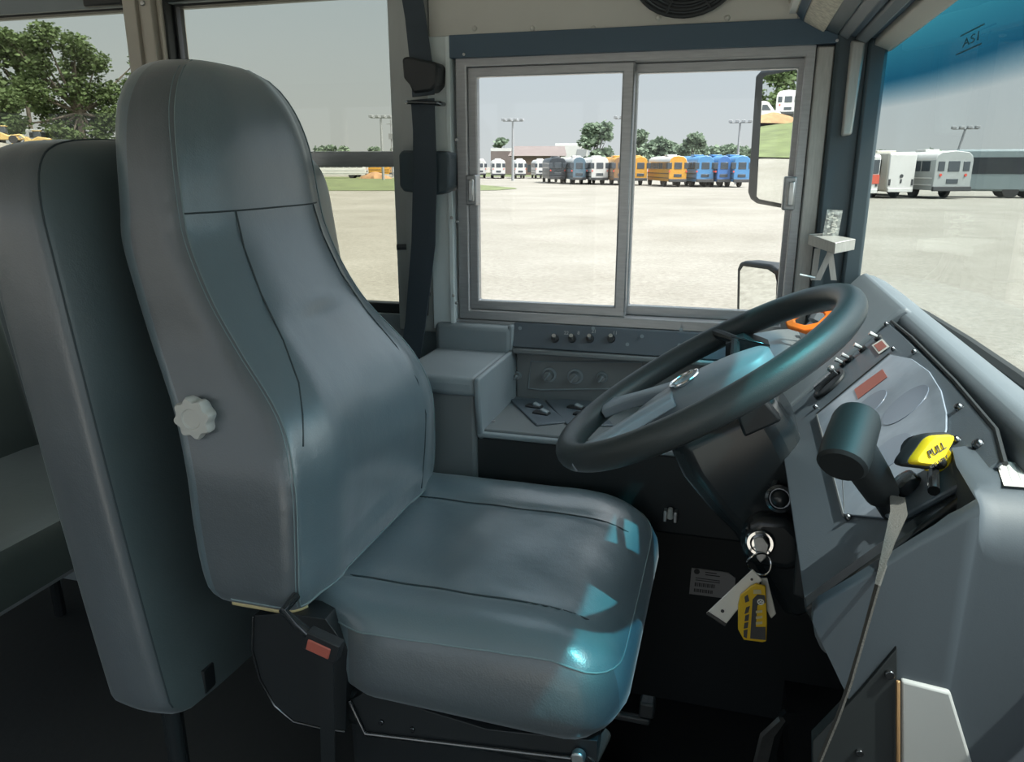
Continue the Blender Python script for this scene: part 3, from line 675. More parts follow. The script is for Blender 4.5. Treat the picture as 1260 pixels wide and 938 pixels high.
# screws
for px, py, r_ in ((1186, 507, .0042), (1183, 548, .0042), (1210, 553, .0050), (1188, 576, .0055), (1153, 592, .0048), (1190, 608, .0058), (1152, 621, .0048), (1050, 643, .0036), (1008, 505, .0034), (1130, 438, .0034), (1095, 403, .003), (1104, 434, .003)):
    c_ = on_panel(px, py, .004); b = MB(); b.lathe(c_, dn, ((r_, 0), (r_ * .95, .003), (r_ * .7, .005), (.0, .006)), 16); b.build('screw', M['screw'], pan)
# row of small switches and the round light switch
for px, py in ((1085, 420), (1066, 434), (1050, 446), (1042, 452)):
    c_ = on_panel(px, py, .005); b = MB(); b.cyl(c_, dn, .0055, .004, 14); b.mat(1).tube([c_ + dn * .004, c_ + dn * .014 - ds * .003], [.0022, .003], 8); b.build('toggle_switch', [M['black'], M['steel']], pan)
c_ = on_panel(1025, 477, .005); u_, v_, n_ = frame_of(dn)
b = MB(); b.lathe(c_, dn, ((.026, 0), (.026, .004), (.021, .005), (.019, .001), (.0, .001)), 32); b.mat(1).box(c_ + dn * .009, (.008, .036, .012), Matrix((dn, ds, dn.cross(ds))).transposed()); b.mat(2).ball(c_ + ds * .016 + dn * .016, .005)
part_label(b.build('light_switch', [M['black'], M['screw'], M['steel']], pan, .001), 'round black dial with a metal bar')
b = MB(); q = [on_panel(*k, lift=.006) for k in ((1077, 429), (1090, 421), (1099, 431), (1086, 440))]; b.prism(q, dn * .0004); s_ = b.build('sticker', M['white'], pan)
b = MB(); q2 = [q[0].lerp(q[2], .0) * .0 + ((q[0] + q[1] + q[2] + q[3]) / 4).lerp(k, .72) + dn * .0005 for k in q]; b.prism(q2, dn * .0002); b.build('sticker_print', M['sticker_red'], s_)
b = MB(); b.lathe(P(997, 458, y=1.1), dn, ((.008, 0), (.007, .006), (.0, .009)), 14); part_label(b.build('stud', M['steel'], dash), 'bright metal stud')
# black lower rail under the panel's near end
b = MB(); k0, k1 = Vector((.079, .600, .792)), Vector((.196, .600, .925)); dd = (k1 - k0)
b.prism([k0 + Vector((-.002, 0, .007)), k1 + Vector((-.002, 0, .007)), k1 + Vector((.006, 0, -.006)), k0 + Vector((.006, 0, -.006))], (0, .02, 0)); b.build('edge_rail', M['black_gloss'], dash, .003)
# lever base bracket with its ribs
b = MB(); q = [on_panel(*k, lift=.006) for k in ((1092, 638), (1108, 612), (1130, 600), (1192, 568), (1204, 604), (1110, 655))]; b.prism(q, dn * .006); br = b.build('lever_bracket', M['panel'], dash, .002)
b = MB(); b.tube([on_panel(1166, 585, .016), on_panel(1168, 622, .016)], .0045, 10); part_label(b.build('bracket_rib', M['screw'], br), 'shiny rib')
b = MB(); q = [on_panel(*k, lift=.004) for k in ((1043, 578), (1070, 610), (1078, 640), (1046, 637))]; b.prism(q, dn * .002); b.mat(1).tube([on_panel(1042, 577, .006), on_panel(1046, 637, .006)], .0018, 6); part_label(b.build('gear_gate_plate', [M['plate'], M['steel']], dash), 'small grey plate under the lever')
b = MB(); b.lathe(on_panel(1130, 612, .012), dn, ((.013, 0), (.012, .008), (.007, .010), (.0, .010)), 18); b.build('bracket_boss', M['black_gloss'], br)
# left end of the dash: dark raised binnacle seen through the wheel
b = MB(); rg = []
for t, hh in ((0, .004), (.1, .012), (.35, .018), (.7, .018), (1, .006)):
    x = .0 + .12 * t; rg.append([Vector((x, y, .835 + .03 * t + hh * (1 - (abs(y - 1.33) / .13) ** 3) )) for y in (1.21, 1.24, 1.28, 1.33, 1.38, 1.42, 1.45)] + [Vector((x, y, .78 + .05 * t)) for y in (1.45, 1.33, 1.21)])
b.loft(rg); b.build('left_binnacle', M['console_dark'], dash, .004)

# engine cover: the big moulding on the driver's right
eng = thing('engine_cover', 'big dark blue-grey engine cover moulding beneath the right end of the dashboard', 'engine cover', (.3, .6, 0))
EY = .545
def sec(x, zb, zt, r_, yb):                    # cross-section of the moulding at x
    return [Vector((x, yb, zb)), Vector((x, yb, zt))] + [Vector((x, EY + r_ - r_ * math.sin(R(12.86 * k)), zt - r_ + r_ * math.cos(R(12.86 * k)))) for k in range(8)] + [Vector((x, EY, (zt - r_ + zb) / 2)), Vector((x, EY, zb))]
b = MB(); b.loft([sec(*q) for q in ((.0765, .822, .832, .002, .556), (.080, .815, .838, .003, .556), (.101, .775, .858, .003, .556), (.120, .74, .877, .004, .556), (.140, .66, .897, .004, .556), (.150, .0, .906, .005, .557), (.158, .0, .914, .006, .559), (.165, .0, .921, .006, .557), (.173, .0, .928, .008, .558), (.175, .0, .929, .028, .62), (.180, .0, .931, .040, .655), (.19, .0, .932, .045, .66), (.21, .0, .932, .045, .66), (.30, .0, .932, .045, .66))]); b.build('moulding', M['cover'], eng, ang=50)
lz = .9325
q = [P(px, py, z=lz) for px, py in ((1225, 568), (1300, 574), (1320, 605), (1235, 598))]
b = MB(); b.prism(q, (0, 0, .0006)); lab = part_label(b.build('warning_label', M['white'], eng), 'white printed label')
e1 = (q[1] - q[0]).normalized(); e2 = (q[3] - q[0])
b = MB()
for k in range(7):
    o_ = q[0] + e1 * (.006 + .006 * k) + e2 * .1 + Vector((0, 0, .0007)); ln_ = e2 * (.78 - .1 * (k % 3))
    b.prism([o_, o_ + e1 * .0022, o_ + e1 * .0022 + ln_, o_ + ln_], (0, 0, .0002))
b.build('label_print', M['label_grey'], lab)
b = MB(); pz = [P(px, py, y=EY - .004) for px, py in ((1109, 838), (1170, 853), (1196, 938), (1230, 1060), (1109, 1060))]; b.prism(pz, (0, .012, 0)); part_label(b.build('sun_patch_plate', M['plate'], eng, .002), 'light grey plate standing in for a sun patch on the cover')  # added plate; its pale grey stands in for a patch of sunlight
b = MB(); pz = [P(px, py, y=EY - .004) for px, py in ((1000, 912), (1060, 850), (1104, 798), (1104, 1060), (1000, 1060))]; b.prism(pz, (0, .012, 0)); b.mat(1).tube([P(1105, 838, y=EY - .006), P(1105, 1040, y=EY - .006)], .0016, 8); b.mat(2).cyl(P(1094, 828, y=EY - .003), (0, -1, 0), .0035, .004, 12); b.cyl(P(1057, 924, y=EY - .003), (0, -1, 0), .003, .004, 12); b.build('access_panel', [M['kick'], M['edge_glint'], M['screw']], eng, .002)

# shift lever
lv = thing('shift_lever', 'black T-handled lever standing out of the instrument panel beside the yellow knob', 'lever', P(1098, 628, y=.655))
h0, h1 = P(1056, 512, y=.640), P(1036, 572, y=.600); hd = (h1 - h0)
b = MB(); b.tube([h0 - hd * .06, h0, h0 + hd * .12, h0 + hd * .7, h1, h1 + hd * .05], [.010, .0165, .0185, .0195, .019, .0165], 24); b.build('grip', M['rubber'], lv)
b = MB(); b.tube([h0 + hd * .55, P(1072, 585, y=.628), P(1085, 607, y=.640)], [.0165, .015, .0135], 18); b.mat(1).cyl(P(1063, 578, y=.606), (-.2, -1, .2), .0022, .003, 8); b.build('collar', [M['rubber'], M['steel']], lv)
b = MB(); b.tube([P(1080, 598, y=.636), P(1098, 628, y=.652), P(1112, 655, y=.668)], [.0105, .010, .010], 14); b.build('shaft', M['black'], lv)
# grey strap tied to it
sp_ = [P(1104, 612, y=.625), P(1106, 632, y=.60), P(1094, 668, y=.56), P(1080, 720, y=.534), P(1062, 785, y=.532), P(1046, 840, y=.530), P(1030, 885, y=.53), P(1008, 938, y=.53), P(992, 985, y=.53)]
b = MB(); b.ribbon(sp_, [.011, .012, .007, .004, .0035, .004, .0035, .0035, .004], [(1, .2, 0), (1, 0, 0), (.9, -.4, 0), (.4, -1, 0), (.3, -1, 0), (.3, -1, 0), (.3, -1, 0), (.3, -1, 0), (.3, -1, 0)], .0009)
tag(b.build('webbing_strap', M['strap']), 'thin grey webbing strap hanging from the black lever down past the engine cover', 'strap')
# yellow brake knob
kn = on_panel(1168, 580); kc_ = P(1138, 553, y=.615)
ax = (kc_ - kn).normalized()
pk = thing('parking_brake_knob', 'diamond-shaped yellow push-pull knob with black rim on the instrument panel', 'knob', kn)
kN = Vector((-.50, -.42, .76)).normalized()
c4 = [P(px, py, y=yy) for px, py, yy in ((1106, 572, .605), (1133, 535, .622), (1168, 533, .640), (1143, 576, .617))]
cc = sum(c4, Vector()) / 4
e1 = (c4[2] - c4[0]).normalized(); e2 = (c4[1] - c4[3]); kN = e1.cross(e2).normalized()
if kN.z < 0: kN = -kN
def rdiamond(sc_, lift, rr=.25):
    pts = []
    n4 = len(c4)
    for i in range(4):
        a, c_, d_ = c4[i - 1], c4[i], c4[(i + 1) % 4]
        for t in (0, .25, .5, .75, 1):
            p0 = c_.lerp(a, rr); p2 = c_.lerp(d_, rr); q = p0 * (1 - t) ** 2 + c_ * 2 * t * (1 - t) + p2 * t * t
            pts.append(cc + (q - cc) * sc_ + kN * lift)
    return pts
b = MB(); b.loft([rdiamond(.8, -.010), rdiamond(1.0, -.008), rdiamond(1.08, -.003), rdiamond(1.08, .001), rdiamond(.98, .004)]); b.build('rim', M['rubber'], pk)
b = MB(); b.loft([rdiamond(.93, .002), rdiamond(.93, .006), rdiamond(.86, .010), rdiamond(.80, .011)]); yf = part_label(b.build('push_face', M['yellow'], pk), 'bright yellow face')
text('lettering', 'PULL', .0085, cc + kN * .0115, (c4[2] - c4[0]), kN, M['ink'], yf)
text('lettering', 'TO APPLY', .0038, cc + kN * .0115 + (c4[3] - c4[1]).normalized() * .009, (c4[2] - c4[0]), kN, M['ink'], yf)
b = MB(); b.cyl(cc - kN * .008, (kn - cc), .012, .02, 18, .010); b.cyl(cc, (kn - cc), .005, (kn - cc).length, 12); b.build('stem', M['black'], pk)
b = MB(); b.cyl(kn + dn * .010, (cc - kn), .0115, .014, 18, .0125); part_label(b.build('collar', M['yellow'], pk), 'yellow collar')

# ================================================================== STEERING
TAU = R(32); WC = Vector((-.03, 1.02, .88)); wu = Vector((math.cos(TAU), 0, math.sin(TAU))); wv = Vector((0, 1, 0)); wn = Vector((-math.sin(TAU), 0, math.cos(TAU)))
def wp(a, b_, h=0): return WC + wu * a + wv * b_ + wn * h
WR = .204
sw_ = thing('steering_wheel', 'large black two-spoke steering wheel in front of the driver seat', 'steering wheel', WC)
b = MB(); pts = [wp(WR * math.cos(t * R(5)), WR * math.sin(t * R(5))) for t in range(72)]
rings = []
for t in range(72):
    rad = (wu * math.cos(t * R(5)) + wv * math.sin(t * R(5))); rings.append([pts[t] + rad * .0175 * math.cos(k * R(22.5)) + wn * .0185 * math.sin(k * R(22.5)) for k in range(16)])
V_ = [[b.v(p) for p in r] for r in rings]; V_.append(V_[0])
for r0, r1 in zip(V_, V_[1:]):
    for k in range(16): b.face([r0[k], r0[(k + 1) % 16], r1[(k + 1) % 16], r1[k]])
b.build('rim', M['wheelrim'], sw_)
def slab(outline, h0, h1, dome=.0):
    c_ = (sum(p[0] for p in outline) / len(outline), sum(p[1] for p in outline) / len(outline)); b = MB()
    def rg(s_, h): return [wp(c_[0] + (a - c_[0]) * s_, c_[1] + (q - c_[1]) * s_, h) for a, q in outline]
    b.loft([rg(.9, h0), rg(1, h0 + .004), rg(1, h1 - .004), rg(.95, h1), rg(.7, h1 + dome * .5), rg(.3, h1 + dome)]); return b
hubo = [(.098 * math.cos(t * R(10)) - .005, (.050 + .016 * math.cos(t * R(10))) * math.sin(t * R(10))) for t in range(36)]
b = slab(hubo, -.036, -.004, .010); hub = b.build('hub', M['hub'], sw_, ang=50)
for s_ in (1, -1):
    b = MB(); rg = []
    for t in range(9):
        q = t / 8; a = -.040 - .128 * q; y = s_ * (.022 + .088 * q); hw = .024 - .007 * math.sin(q * math.pi) + .014 * q ** 4; h = -.001 + .004 * q
        rg.append([wp(a, y - hw, h - .012), wp(a, y - hw, h), wp(a, y - hw * .5, h + .004), wp(a, y + hw * .5, h + .004), wp(a, y + hw, h), wp(a, y + hw, h - .012)])
    b.loft(rg); b.build('spoke', M['hub'], sw_, .002)
b = MB(); ec = (-.022, .0)
b.tube([wp(ec[0] + .021 * math.cos(t * R(12)), ec[1] + .026 * math.sin(t * R(12)), .0065) for t in range(30)], .0022, 8, closed=True)
b.mat(1).loft([[wp(ec[0] + .020 * math.cos(t * R(12)), ec[1] + .025 * math.sin(t * R(12)), h) for t in range(30)] for h in (.003, .0068)]); b.mat(0).tube([wp(ec[0] - .014, ec[1] - .006, .0075), wp(ec[0], ec[1] + .003, .008), wp(ec[0] + .014, ec[1] + .004, .0075)], .0026, 8)
part_label(b.build('emblem', [M['chrome'], M['hub']], hub), 'oval chrome emblem')
# column
colm = thing('steering_column', 'black steering column shroud below the wheel carrying the ignition switch', 'steering column', (.09, 1.02, .6))
def cp(a, b_, d): return WC + wu * a + wv * b_ - wn * d            # d: metres down the column
b = MB(); rg = []
for d, hu, hv in ((.045, .06, .055), (.06, .075, .070), (.10, .078, .075), (.16, .070, .066), (.20, .06, .058), (.34, .055, .055)):
    rg.append([cp(a, y, d) for a, y in ((-hu, -hv * .7), (-hu * .7, -hv), (hu * .7, -hv), (hu, -hv * .7), (hu, hv * .7), (hu * .7, hv), (-hu * .7, hv), (-hu, hv * .7))])
b.loft(rg); b.build('shroud', M['black_gloss'], colm, .008, 3)
b = MB(); b.tube([cp(0, 0, .33), cp(.02, 0, .62), (.27, 1.02, .09)], [.03, .028, .028], 16); b.build('shaft', M['black'], colm)
b = MB(); b.loft([[cp(.045 + q * a, -.055 + y, .02 + d) for a, y in ((-1, -.02), (1, -.02), (1, .03), (-1, .03))] for q, d in ((.012, 0), (.02, .03), (.025, .06))]); b.build('stalk_housing', M['black'], colm, .004)
b = MB(); p0 = P(956, 612, y=.935); b.lathe(p0 + Vector((.01, .03, -.01)), (-.25, -1, .25), ((.020, 0), (.0185, .018), (.0175, .028), (.0135, .03), (.0125, .026)), 28); b.mat(1).ball(p0 + Vector((.01, .03, -.01)) + Vector((-.25, -1, .25)).normalized() * .022, .0125); part_label(b.build('hazard_button', [M['screw'], M['black_gloss']], colm), 'round dark push button')
b = MB(); b.tube([P(950, 600, y=.95), P(965, 575, y=.97)], .006, 8); b.build('button_arm', M['black'], colm)
ih = P(955, 668, y=.945)
b = MB(); rg = []
for y, s_ in ((1.03, 1.1), (.965, 1.08), (.945, 1.0), (.938, .9)):
    rg.append([Vector((ih.x, 0, ih.z)) + Vector((a * s_, y, c_ * s_)) for a, c_ in ((-.040, -.020), (-.028, -.034), (.02, -.036), (.038, -.02), (.030, .018), (.010, .036), (-.025, .034), (-.038, .018))])
b.loft(rg); b.build('ignition_housing', M['black_gloss'], colm, .008, 3)
lk = P(937, 672, y=.93)
b = MB(); b.lathe(lk + Vector((0, .02, 0)), (-.1, -1, .1), ((.019, 0), (.0185, .014), (.016, .018), (.0125, .018), (.0115, .014), (.010, .020), (.0, .020)), 28); part_label(b.build('ignition_lock', M['chrome'], colm), 'bright metal key lock')
b = MB()
for px, py in ((987, 568), (992, 592)):
    b.cyl(P(px, py, y=1.0), (-.3, -1, .3), .007, .008, 12)
b.mat(1).tube([P(963, 548, y=.98), P(984, 588, y=.98), P(998, 622, y=.98)], .0016, 6); b.mat(0).tube([P(993, 628, y=.98), P(982, 648, y=.97)], .003, 6); b.build('bracket_bolt', [M['steel'], M['screw']], colm)
b = MB(); rg = []
for px, py, y, w_ in ((965, 520, 1.0, .012), (985, 560, .97, .02), (1002, 610, .93, .022), (1000, 670, .90, .020), (990, 735, .90, .016)):
    c_ = P(px, py, y=y); rg.append([c_ + Vector((-w_, 0, 0)), c_ + Vector((0, -w_ * .5, 0)), c_ + Vector((w_, 0, 0)), c_ + Vector((0, w_ * .6, 0))])
b.loft(rg); b.build('wiring_loom', M['rubber'], colm, .004)
b = MB(); s0_, s1_ = cp(.01, -.06, .06), cp(.01, -.11, .06); b.tube([cp(.02, .06, .05), P(905, 418, y=1.17), P(880, 410, y=1.22)], [.008, .007, .009], 10); b.build('indicator_stalk', M['black'], colm)
b = MB(); b.loft([[P(px, py, y=1.18) + Vector((0, o_, 0)) for px, py in ((893, 420), (915, 412), (946, 424), (949, 436), (938, 452), (905, 450), (893, 436))] for o_ in (-.02, .035)]); b.mat(1); b.tube([P(899, 414, y=1.155), P(947, 425, y=1.155), P(944, 437, y=1.155)], .0014, 6); b.build('stalk_pod', [M['black'], M['screw']], colm, .006)

# keys
key = thing('ignition_key', 'bright metal ignition key turned in the column lock with a split ring', 'key', lk)
kd = Vector((-.1, -1, .1)).normalized()
b = MB(); kb = lk + kd * .006
b.prism([kb + Vector((a, q, z)) for a, z, q in ((-.010, .012, 0), (.001, .016, 0), (.009, .006, 0), (.007, -.012, 0), (.001, -.020, 0), (-.004, -.014, 0))], kd * .0035); b.build('bow', M['steel'], key, .001)
rc = P(934, 694, y=.918); b = MB(); b.tube([rc + Vector((.0145 * math.cos(t * R(10)), .004 * math.sin(t * R(20)), .0145 * math.sin(t * R(10)))) for t in range(36)], .0013, 8, closed=True); b.build('split_ring', M['chrome'], key)
def tagplate(name, pts, yy, m, lab_, thick=.0025):
    q = [P(px, py, y=yy) for px, py in pts]; b = MB(); b.prism(q, (0, thick, 0)); return q, b
q, b = tagplate('key_tag', ((926, 701), (938, 714), (892, 770), (869, 755)), .905, None, None)
kt = b.build('key_tag', M['tagwhite'], None, .001); tag(kt, 'long white plastic key tag hanging left of the yellow bus-shaped tag', 'key tag', 'tags on the ignition key ring')
b = MB(); q2 = [P(px, py, y=.9035) for px, py in ((871, 753), (894, 768), (892, 771), (869, 756))]; b.prism(q2, (0, .001, 0)); part_label(b.build('tag_edge', M['ink'], kt), 'black end strip')
for px, py, r_ in ((889, 752, .0022), (925, 713, .0016)): b = MB(); b.cyl(P(px, py, y=.9045), (0, -1, 0), r_, .001, 12); b.build('tag_hole', M['ink'], kt)
q, b = tagplate('key_tag', ((936, 712), (944, 712), (955, 756), (949, 762), (940, 745)), .912, None, None)
kt2 = b.build('key_tag', M['tagwhite'], None, .001); tag(kt2, 'narrow white key tag mostly hidden behind the yellow bus-shaped tag', 'key tag', 'tags on the ignition key ring')
bus_out = ((924, 722), (930, 719), (942, 722), (943, 740), (944, 768), (943, 790), (938, 791), (915, 788), (908, 775), (908, 745), (911, 733))
q, b = tagplate('bus_tag', bus_out, .898, None, None, .004); bt = b.build('bus_shaped_key_tag', M['yellow_clear'], None, .0012); tag(bt, 'yellow clear acrylic key tag shaped like a small bus on the ignition ring', 'key tag', 'tags on the ignition key ring')
def dec(name, polys, m, yy=.8972):
    b = MB()
    for pl in polys: b.prism([P(px, py, y=yy) for px, py in pl], (0, .0006, 0))
    return b.build(name, m, bt)
dec('printed_windows', [((918, 748), (923, 746), (921, 754), (916, 756)), ((917, 758), (922, 756), (921, 764), (916, 765)), ((916, 767), (921, 766), (920, 773), (915, 774)), ((915, 776), (920, 775), (919, 786), (915, 784)), ((916, 735), (920, 732), (922, 740), (917, 742))], M['ink'])
dec('printed_body', [((926, 738), (932, 732), (941, 733), (942, 742), (932, 745), (930, 772), (942, 772), (942, 788), (923, 786))], M['ink'])
b = MB(); wc_ = P(936, 741, y=.8965); b.tube([wc_ + Vector((.0035 * math.cos(t * R(30)), 0, .0035 * math.sin(t * R(30)))) for t in range(12)], .0008, 6, closed=True)
for t in range(5): b.tube([wc_, wc_ + Vector((.0035 * math.cos(t * R(72)), 0, .0035 * math.sin(t * R(72))))], .0005, 5)
b.build('printed_wheel', M['tagwhite'], bt)
b = MB()
for y0_ in (752, 759, 766): b.prism([P(px, py, y=.8968) for px, py in ((930, y0_), (938, y0_ - 1), (938, y0_ + 2), (930, y0_ + 3))], (0, .0004, 0))
b.build('printed_grille', M['foam'], bt)
b = MB(); b.prism([P(px, py, y=.8968) for px, py in ((927, 726), (936, 726), (937, 731), (927, 731))], (0, .0004, 0)); b.build('printed_hood', M['foam'], bt)

# things on the kick panel
b = MB(); q = [P(px, py, y=1.497) for px, py in ((851, 699), (896, 705), (905, 712), (903, 738), (848, 731))]; b.prism(q, (0, .0025, 0)); sl_ = b.build('data_label', M['label_grey']); tag(sl_, 'silver-grey printed data label with barcodes on the black kick panel', 'label')
b = MB()
def bar_(px, py, w_, h_): b.prism([P(px, py, y=1.4962), P(px + w_, py + w_ * .13, y=1.4962), P(px + w_ - .3, py + w_ * .13 + h_, y=1.4962), P(px - .3, py + h_, y=1.4962)], (0, .0006, 0))
for i in range(15): bar_(855 + i * 1.7, 717 + i * .2, .9 if i % 3 else 1.3, 4.5)
for i in range(14): bar_(854 + i * 1.7, 724.5 + i * .2, .9 if i % 2 else 1.3, 4)
for y0_ in (711, 713.5): bar_(856, y0_, 30, .8)
bar_(868, 704, 14, 1); bar_(868, 707, 18, 1); b.cyl(P(857.5, 703.5, y=1.4965), (0, -1, 0), .006, .0008, 16); b.build('barcode_print', M['ink'], sl_)
c_ = P(825, 633, y=1.297); la = thing('toggle_latch', 'small bright metal latch on the dark panel below the steering wheel', 'latch', c_)
b = MB(); b.lohi((c_.x - .012, 1.290, c_.z - .013), (c_.x - .006, 1.305, c_.z + .008)); b.lohi((c_.x + .006, 1.290, c_.z - .013), (c_.x + .012, 1.305, c_.z + .008)); b.lohi((c_.x - .012, 1.293, c_.z - .004), (c_.x + .012, 1.299, c_.z + .002)); b.build('hasp', M['steel'], la, .001)
b = MB(); b.tube([c_ + Vector((0, -.006, -.004)), c_ + Vector((0, -.010, .016))], [.006, .004], 10); b.build('tongue', M['knobwhite'], la)
# pedals
for nm, lab_, x, y, z, rx in (('brake_pedal', 'dark brake pedal in the shadow below the steering column', .17, 1.00, .17, 50), ('accelerator_pedal', 'dark accelerator pedal on the floor beside the engine cover', .20, .80, .13, 40)):
    p_ = thing(nm, lab_, 'pedal', (x, y, 0)); rot = Matrix.Rotation(R(-rx), 3, 'Y')
    b = MB(); b.box((x, y, z), (.15, .07, .014), rot); b.mat(1)
    for k in range(5): b.box(Vector((x, y, z)) + rot @ Vector((-.05 + .025 * k, 0, .009)), (.008, .06, .005), rot)
    b.build('pad', [M['black_gloss'], M['rubber']], p_, .004)
    b = MB(); b.tube([(x + .02, y, z + .02), (x + .08, y, z + .05), (x + .10, y, .0)], .009, 8); b.build('arm', M['black_gloss'], p_)
b = MB(); p0 = [P(px, py, y=.95) for px, py in ((962, 885), (944, 905), (936, 938), (940, 1000))]; b.ribbon(p0, [.01, .02, .02, .02], (1, .6, 0), .003); b.mat(1).ribbon([q_ + Vector((.012, .02, 0)) for q_ in p0], .02, (1, .6, 0), .003)
tag(b.build('cable_guard', [M['steel'], M['black']]), 'curved metal guard strip rising from the floor beside the engine cover', 'guard')

# orange ring tool on the dash
ow = P(1000, 388, y=1.29); og = thing('orange_ring_handle', 'bright orange ring handle lying on the dashboard behind the wheel rim', 'handle', ow)
out_ = [P(px, py + 3, y=yy) for px, py, yy in ((966, 390, 1.30), (988, 379, 1.31), (1012, 373, 1.31), (1024, 374, 1.30), (1030, 388, 1.28), (1016, 406, 1.26), (993, 410, 1.27), (970, 403, 1.28))]
inn = [P(px, py + 3, y=yy) for px, py, yy in ((979, 392, 1.30), (989, 386, 1.305), (1005, 382, 1.305), (1014, 384, 1.30), (1017, 390, 1.285), (1008, 398, 1.275), (993, 401, 1.275), (981, 398, 1.285))]
b = MB(); nn = Vector((-.5, -.25, .8)).normalized() * .008
VV = [[b.v(p + o_) for p in L_] for L_, o_ in ((out_, Vector()), (out_, nn), (inn, nn), (inn, Vector()))]; VV.append(VV[0])
for r0, r1 in zip(VV, VV[1:]):
    for k in range(8): b.face([r0[k], r0[(k + 1) % 8], r1[(k + 1) % 8], r1[k]])
b.build('ring', M['orange'], og, .003, 3)
b = MB(); b.tube([ow + Vector((.01, .05, -.02)), ow + Vector((.02, .06, .0))], .012, 10); b.build('mount', M['dash'], og)
# grey bracket on the pillar with a clear card standing in it
bk = thing('pillar_bracket', 'grey metal shelf bracket screwed to the front pillar above the dash', 'bracket', P(1022, 300, y=1.46))
yb2 = 1.45
a_, c_, d_, e_ = P(995, 288, y=1.50), P(1028, 299, y=1.44), P(1053, 294, y=1.47), P(1015, 287, y=1.50)
b = MB(); b.prism([a_, c_, d_, e_], (0, 0, -.003)); dz = Vector((0, 0, -.019))
for p0, p1 in ((a_, c_), (c_, d_)): b.prism([p0, p1, p1 + dz, p0 + dz], (p1 - p0).cross(dz).normalized() * .003)
b.build('shelf', M['alum_light'], bk, .001)
for px0, px1, yy in ((1006, 1001, 1.49), (1024, 1006, 1.46), (1021, 1026, 1.49)):
    p0, p1 = P(px0, 306, y=yy), P(px1, 345, y=yy); b = MB(); b.prism([p0 + Vector((-.005, 0, 0)), p0 + Vector((.005, 0, 0)), p1 + Vector((.005, 0, 0)), p1 + Vector((-.005, 0, 0))], (0, .003, 0)); b.build('strut', M['alum_light'], bk)
b = MB(); b.tube([P(984, 338, y=1.46), P(1003, 342, y=1.46)], .0022, 6); b.build('peg', M['steel'], bk)
b = MB(); q = [P(px, py, y=1.485) for px, py in ((1018, 258), (1037, 259), (1031, 293), (1012, 291))]; b.prism(q, (0, .004, 0)); cd = b.build('clear_card', M['clear_card']); tag(cd, 'small clear printed plastic card standing on the grey pillar bracket', 'card')
b = MB()
for i in range(26):
    px = 1020 + rnd.random() * 13 - (i / 26) * 4; py = 262 + i; bb = P(px, py, y=1.4845); b.lohi((bb.x - .003 * rnd.random() - .001, 1.4838, bb.z - .0012), (bb.x + .004 * rnd.random(), 1.4848, bb.z + .0006))
b.build('card_print', M['tagwhite'], cd)

# ================================================================== OUTSIDE MIRRORS
def mirror(name, lab_, ctr, n, frame_px, glass_px, thick, arm):
    n = Vector(n).normalized(); root = thing(name, lab_, 'mirror', ctr)
    def onp(px, py, lift=0):
        d = Vector(ray(px, py)); o = Vector((0, 0, CZ)); t = (ctr - o).dot(n) / d.dot(n); return o + d * t + n * lift
    b = MB(); fr = [onp(*q) for q in frame_px]; cc = sum(fr, Vector()) / len(fr)
    b.loft([[cc + (p - cc) * .75 - n * thick for p in fr], [cc + (p - cc) * .95 - n * thick * .7 for p in fr], fr, [cc + (p - cc) * .97 + n * .006 for p in fr]]); b.build('housing', M['black'], root, .004)
    b = MB(); b.prism([onp(*q, lift=.0065) for q in glass_px], n * .0015); part_label(b.build('mirror_glass', M['mirror'], root), 'silvered mirror glass')
    b = MB()
    for a in arm: b.tube(a, .011, 10)
    b.build('arm', M['black'], root)
    return root
mc = P(950, 170, y=1.86)
mirror('side_mirror', 'tall black framed outside mirror reflecting a grass bank beyond the slider window', mc, (-.933, -.5, 0),
       [(932, 92), (938, 86), (988, 80), (992, 86), (982, 255), (976, 259), (932, 251), (925, 246), (922, 238)], [(943, 96), (947, 93), (985, 86), (977, 250), (973, 252), (938, 245), (935, 242)], .05,
       [[mc + Vector((.05, .03, .06)), (.20, 1.70, 1.22), (.19, 1.60, 1.20)], [mc + Vector((.05, .03, -.06)), (.20, 1.70, 1.10), (.19, 1.60, 1.10)]])
mc = P(935, 352, y=1.90)
mirror('convex_mirror', 'small rounded convex outside mirror just above the steering wheel', mc, (-.80, -.62, -.10),
       [(909, 330), (912, 323), (918, 321), (950, 325), (961, 332), (964, 345), (962, 400), (912, 400), (908, 385)], [(914, 333), (918, 327), (948, 331), (957, 337), (959, 346), (957, 396), (915, 396), (913, 383)], .05,
       [[mc + Vector((.04, .03, .0)), (.18, 1.80, .93), (.19, 1.60, .90)]])

# ================================================================== THE LOT
def hill(az):                                    # bank height by azimuth (degrees rearward of straight out)
    tab = [(-180, 0), (33, 0), (38, 1.0), (45, 3.7), (49, 4.2), (55, 6.5), (60, 7.2), (80, 7.2), (110, 4), (140, 0), (180, 0)]
    for (a, h0), (c, h1) in zip(tab, tab[1:]):
        if az <= c: t = (az - a) / (c - a); t = t * t * (3 - 2 * t); return h0 + (h1 - h0) * t
    return 0
def rise(r):
    if r < 14: return 0
    if r < 46: return .36 * ((r - 14) / 32) ** 1.4
    if r < 92: t = (r - 46) / 46; return .36 + .64 * t
    return 1
def gz(az, r): return GZ + hill(az) * rise(r)
def polar(az, r, lift=0): a = R(az); return Vector((-math.sin(a) * r, math.cos(a) * r, gz(az, r) + lift))
b = MB(); rs = [0.5, 3, 6, 10, 14, 18, 23, 28, 34, 40, 46, 55, 64, 73, 82, 92, 105, 130, 170, 230, 320, 500, 800]
V_ = []
for r in rs: V_.append([b.v(polar(-180 + 4 * k, r)) for k in range(90)])
